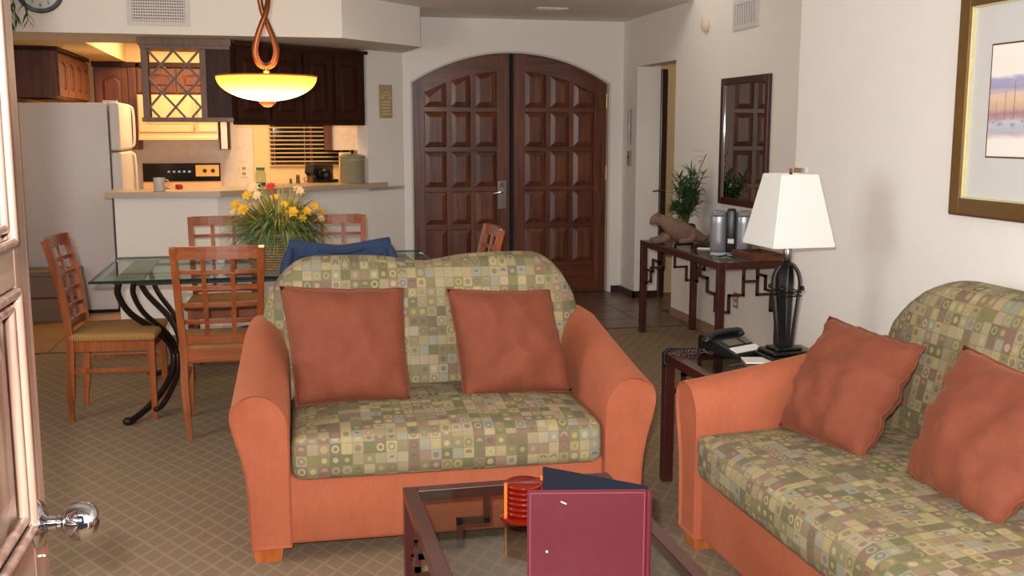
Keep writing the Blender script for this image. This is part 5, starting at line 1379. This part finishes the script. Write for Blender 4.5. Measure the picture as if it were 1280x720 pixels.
# ---------------------------------------------------------------- things on the peninsula counter
CT = 1.07
mg = thing('mug', 'pale stoneware mug on the left part of the kitchen counter', 'mug', (-.822, 8.07, CT))
q = BM(); lathe(q, [(0, .002), (.040, 0), (.042, .004), (.041, .098), (.038, .098), (.037, .008), (0, .008)], n=24); obj('cup', q, 'mug', mg, 50)
q = BM(); tube(q, smooth_pts([(.036, .02, .08), (.06, .035, .075), (.062, .037, .035), (.036, .02, .025)], 4), .005, 7); obj('handle', q, 'mug', mg, 180)
q = BM(); lathe(q, [(0, 0), (.024, .002), (.03, .014), (.024, .034), (0, .038)], n=16); o = obj('fruit', q, 'red', None, 180); o.location = (-.705, 8.33, CT); tag(o, 'small orange-red fruit near the mug on the kitchen counter', 'fruit')
jr = thing('glass_jar', 'clear glass jar with green contents on the kitchen counter', 'jar', (-.10, 8.60, CT))
q = BM(); lathe(q, [(0, .003), (.038, 0), (.042, .01), (.042, .10), (.030, .125), (.030, .135), (.028, .135), (.028, .122), (.039, .098), (.039, .012), (0, .01)], n=24); obj('jar_glass', q, 'cupglass', jr, 50)
q = BM(); lathe(q, [(.033, .128), (.034, .15), (0, .153)], n=20); obj('lid', q, 'grass2', jr, 50)
q = BM(); lathe(q, [(0, .006), (.036, .006), (.036, .03), (0, .034)], n=18); obj('contents', q, 'leaf', jr, 50)
M['teal'] = plain('teal_glaze', (70, 104, 96), .3)
q = BM(); lathe(q, [(0, 0), (.03, 0), (.045, .022), (.042, .026), (.026, .006), (0, .005)], n=20); o = obj('small_dish', q, 'teal', None, 50); o.location = (-.135, 8.42, CT); tag(o, 'small green-blue dish in front of the glass jar', 'dish')
M['brn'] = plain('brown_ceramic', (120, 78, 44), .4)
for (x, y, h_, r_, lab) in ((.14, 9.0, .045, .012, 'short thin brown shaker on the counter, left of the taller one'), (.20, 9.02, .075, .018, 'taller brown shaker on the counter')):
    t_ = thing('shaker', lab, 'shaker', (x, y, CT)); q = BM(); lathe(q, [(0, 0), (r_, 0), (r_ * .8, h_ * .75), (r_ * .9, h_ * .8)], n=14); obj('body', q, 'brn', t_, 50)
    q = BM(); lathe(q, [(r_ * .9, h_ * .8), (r_ * .8, h_ * .95), (0, h_)], n=14); obj('cap', q, 'satin', t_, 50)
M['sugar'] = M['brn']
t_ = thing('creamer', 'small low brown jug between the shakers and the coffee maker', 'jug', (.31, 9.13, CT))
q = BM(); lathe(q, [(0, 0), (.026, 0), (.034, .02), (.026, .045), (.03, .055), (.027, .055), (.022, .044), (0, .02)], n=18); obj('body', q, 'brn', t_, 50)
q = BM(); tube(q, smooth_pts([(-.026, 0, .045), (-.055, 0, .04), (-.05, 0, .012), (-.03, 0, .012)], 4), .004, 6); obj('handle', q, 'brn', t_, 180)
cm = thing('coffee_maker', 'black coffee maker on the kitchen counter in front of the blinds', 'coffee maker', (.42, 9.22, CT), ang_r)
q = BM(); box(q, (-.09, -.10, 0), (.09, .10, .025), .006); obj('base', q, 'plastic', cm)
q = BM(); prism(q, [(-.13, .085), (-.115, .155), (.10, .155), (.10, .025), (-.08, .025)], 'y', -.02, .09); obj('tank', q, 'plastic', cm)
q = BM(); lathe(q, [(0, .028), (.045, .028), (.058, .06), (.045, .105), (.03, .115), (0, .115)], (-.01, -.055, 0), 18); ca = obj('carafe', q, 'black', cm, 50)
q = BM(); tube(q, smooth_pts([(-.06, -.06, .10), (-.10, -.07, .09), (-.09, -.07, .045)], 3), .006, 6); obj('carafe_handle', q, 'plastic', ca, 180)
cn = thing('crock_canister', 'tall grey-green lidded crock at the right end of the kitchen counter', 'canister', (.656, 8.955, CT))
q = BM(); lathe(q, [(0, 0), (.098, 0), (.104, .008), (.104, .185), (.108, .19), (.108, .205), (.10, .215), (0, .215)], n=32); obj('crock', q, 'crock', cn, 50)
q = BM(); lathe(q, [(.11, .213), (.112, .228), (.09, .24), (.03, .25), (0, .25)], n=32); ld = obj('lid', q, 'crock', cn, 50)
q = BM(); lathe(q, [(.012, .248), (.010, .26), (.02, .27), (.014, .28), (0, .282)], n=14); obj('knob', q, 'pot', ld, 180)
M['ptowel'] = plain('cream_paper', (238, 206, 150), .7)
q = BM(); lathe(q, [(.018, 0), (.055, 0), (.057, .004), (.057, .25), (.055, .254), (.018, .254)], n=24); o = obj('paper_roll', q, 'ptowel', None, 50); o.location = (.62, 9.42, CT); tag(o, 'cream paper roll standing just behind the crock', 'paper roll')
o.location = (.615, 9.18, CT)

# ================================================================ PENDANT
M['amberrim'] = plain('amber_rim', (170, 90, 30), .4)
PX, PY = -.02, 6.25
pd = thing('pendant_lamp', 'bronze pendant lamp with glowing alabaster bowl over the dining table', 'pendant lamp', (PX, PY, 1.675))
q = BM(); prof = []
Rb, Hb = .285, .14
outer = [(Rb * math.sin(a), Hb - Hb * math.cos(a) if False else Hb * (1 - math.cos(a) )) for a in [PI / 2 * i / 12 for i in range(13)]]
inner = [((Rb - .006) * math.sin(a), .006 + (Hb - .006) * (1 - math.cos(a))) for a in [PI / 2 * i / 12 for i in range(12, -1, -1)]]
lathe(q, outer + inner, n=48); obj('glass_bowl', q, 'bowl', pd, 60)
q = BM(); tube(q, [(Rb * math.cos(2 * PI * k / 48), Rb * math.sin(2 * PI * k / 48), Hb) for k in range(48)], .004, 6, True); obj('bowl_rim', q, 'amberrim', pd, 180)
q = BM(); lathe(q, [(0, -.034), (.020, -.032), (.034, -.022), (.046, -.012), (.050, -.002), (.04, .004)], n=20); obj('finial', q, 'amberrim', pd, 180)
q = BM(); tube(q, [(0, 0, 0), (0, 0, .17)], .007, 8); lathe(q, [(.010, .155), (.018, .165), (.018, .178), (.010, .188), (.014, .196), (0, .20)], n=16); obj('stem', q, 'brass', pd, 60)
H0 = .195
for sg in (-1, 1):
    pts = smooth_pts([(0, 0, H0), (sg * .040, 0, H0 + .02), (sg * .060, 0, H0 + .085), (sg * .045, sg * .004, H0 + .16), (sg * .018, sg * .012, H0 + .235), (-sg * .008, sg * .012, H0 + .30), (-sg * .022, 0, H0 + .37), (-sg * .022, -.004 * sg, H0 + .44), (-sg * .002, -.012 * sg, H0 + .51), (sg * .018, -.008 * sg, H0 + .60), (sg * .01, 0, H0 + .75), (0, 0, H0 + .9)], 6)
    q = BM(); tube(q, pts, [.0195 - .008 * i / len(pts) for i in range(len(pts))], 8); obj('twisted_rod', q, 'bronze', pd, 180)
q = BM(); tube(q, smooth_pts([(.022, -.01, H0 + .62), (.045, -.01, H0 + .50), (.046, -.01, H0 + .42), (.030, -.01, H0 + .385), (.014, -.01, H0 + .40)], 5), [.008] * 10 + [.006] * 11, 8); obj('scroll', q, 'bronze', pd, 180)
q = BM(); tube(q, [(0, 0, H0 + .88), (0, 0, 1.60)], .008, 8); lathe(q, [(.06, 1.622), (.06, 1.605), (.02, 1.585), (.01, 1.57)], n=20); obj('ceiling_rod', q, 'bronze', pd, 60)
point('pendant_bulb', (PX, PY, 1.675 + .20), 14, (1, .70, .36), .06)
point('pendant_glow', (PX, PY, 1.60), 2.5, (1, .70, .36), .10)
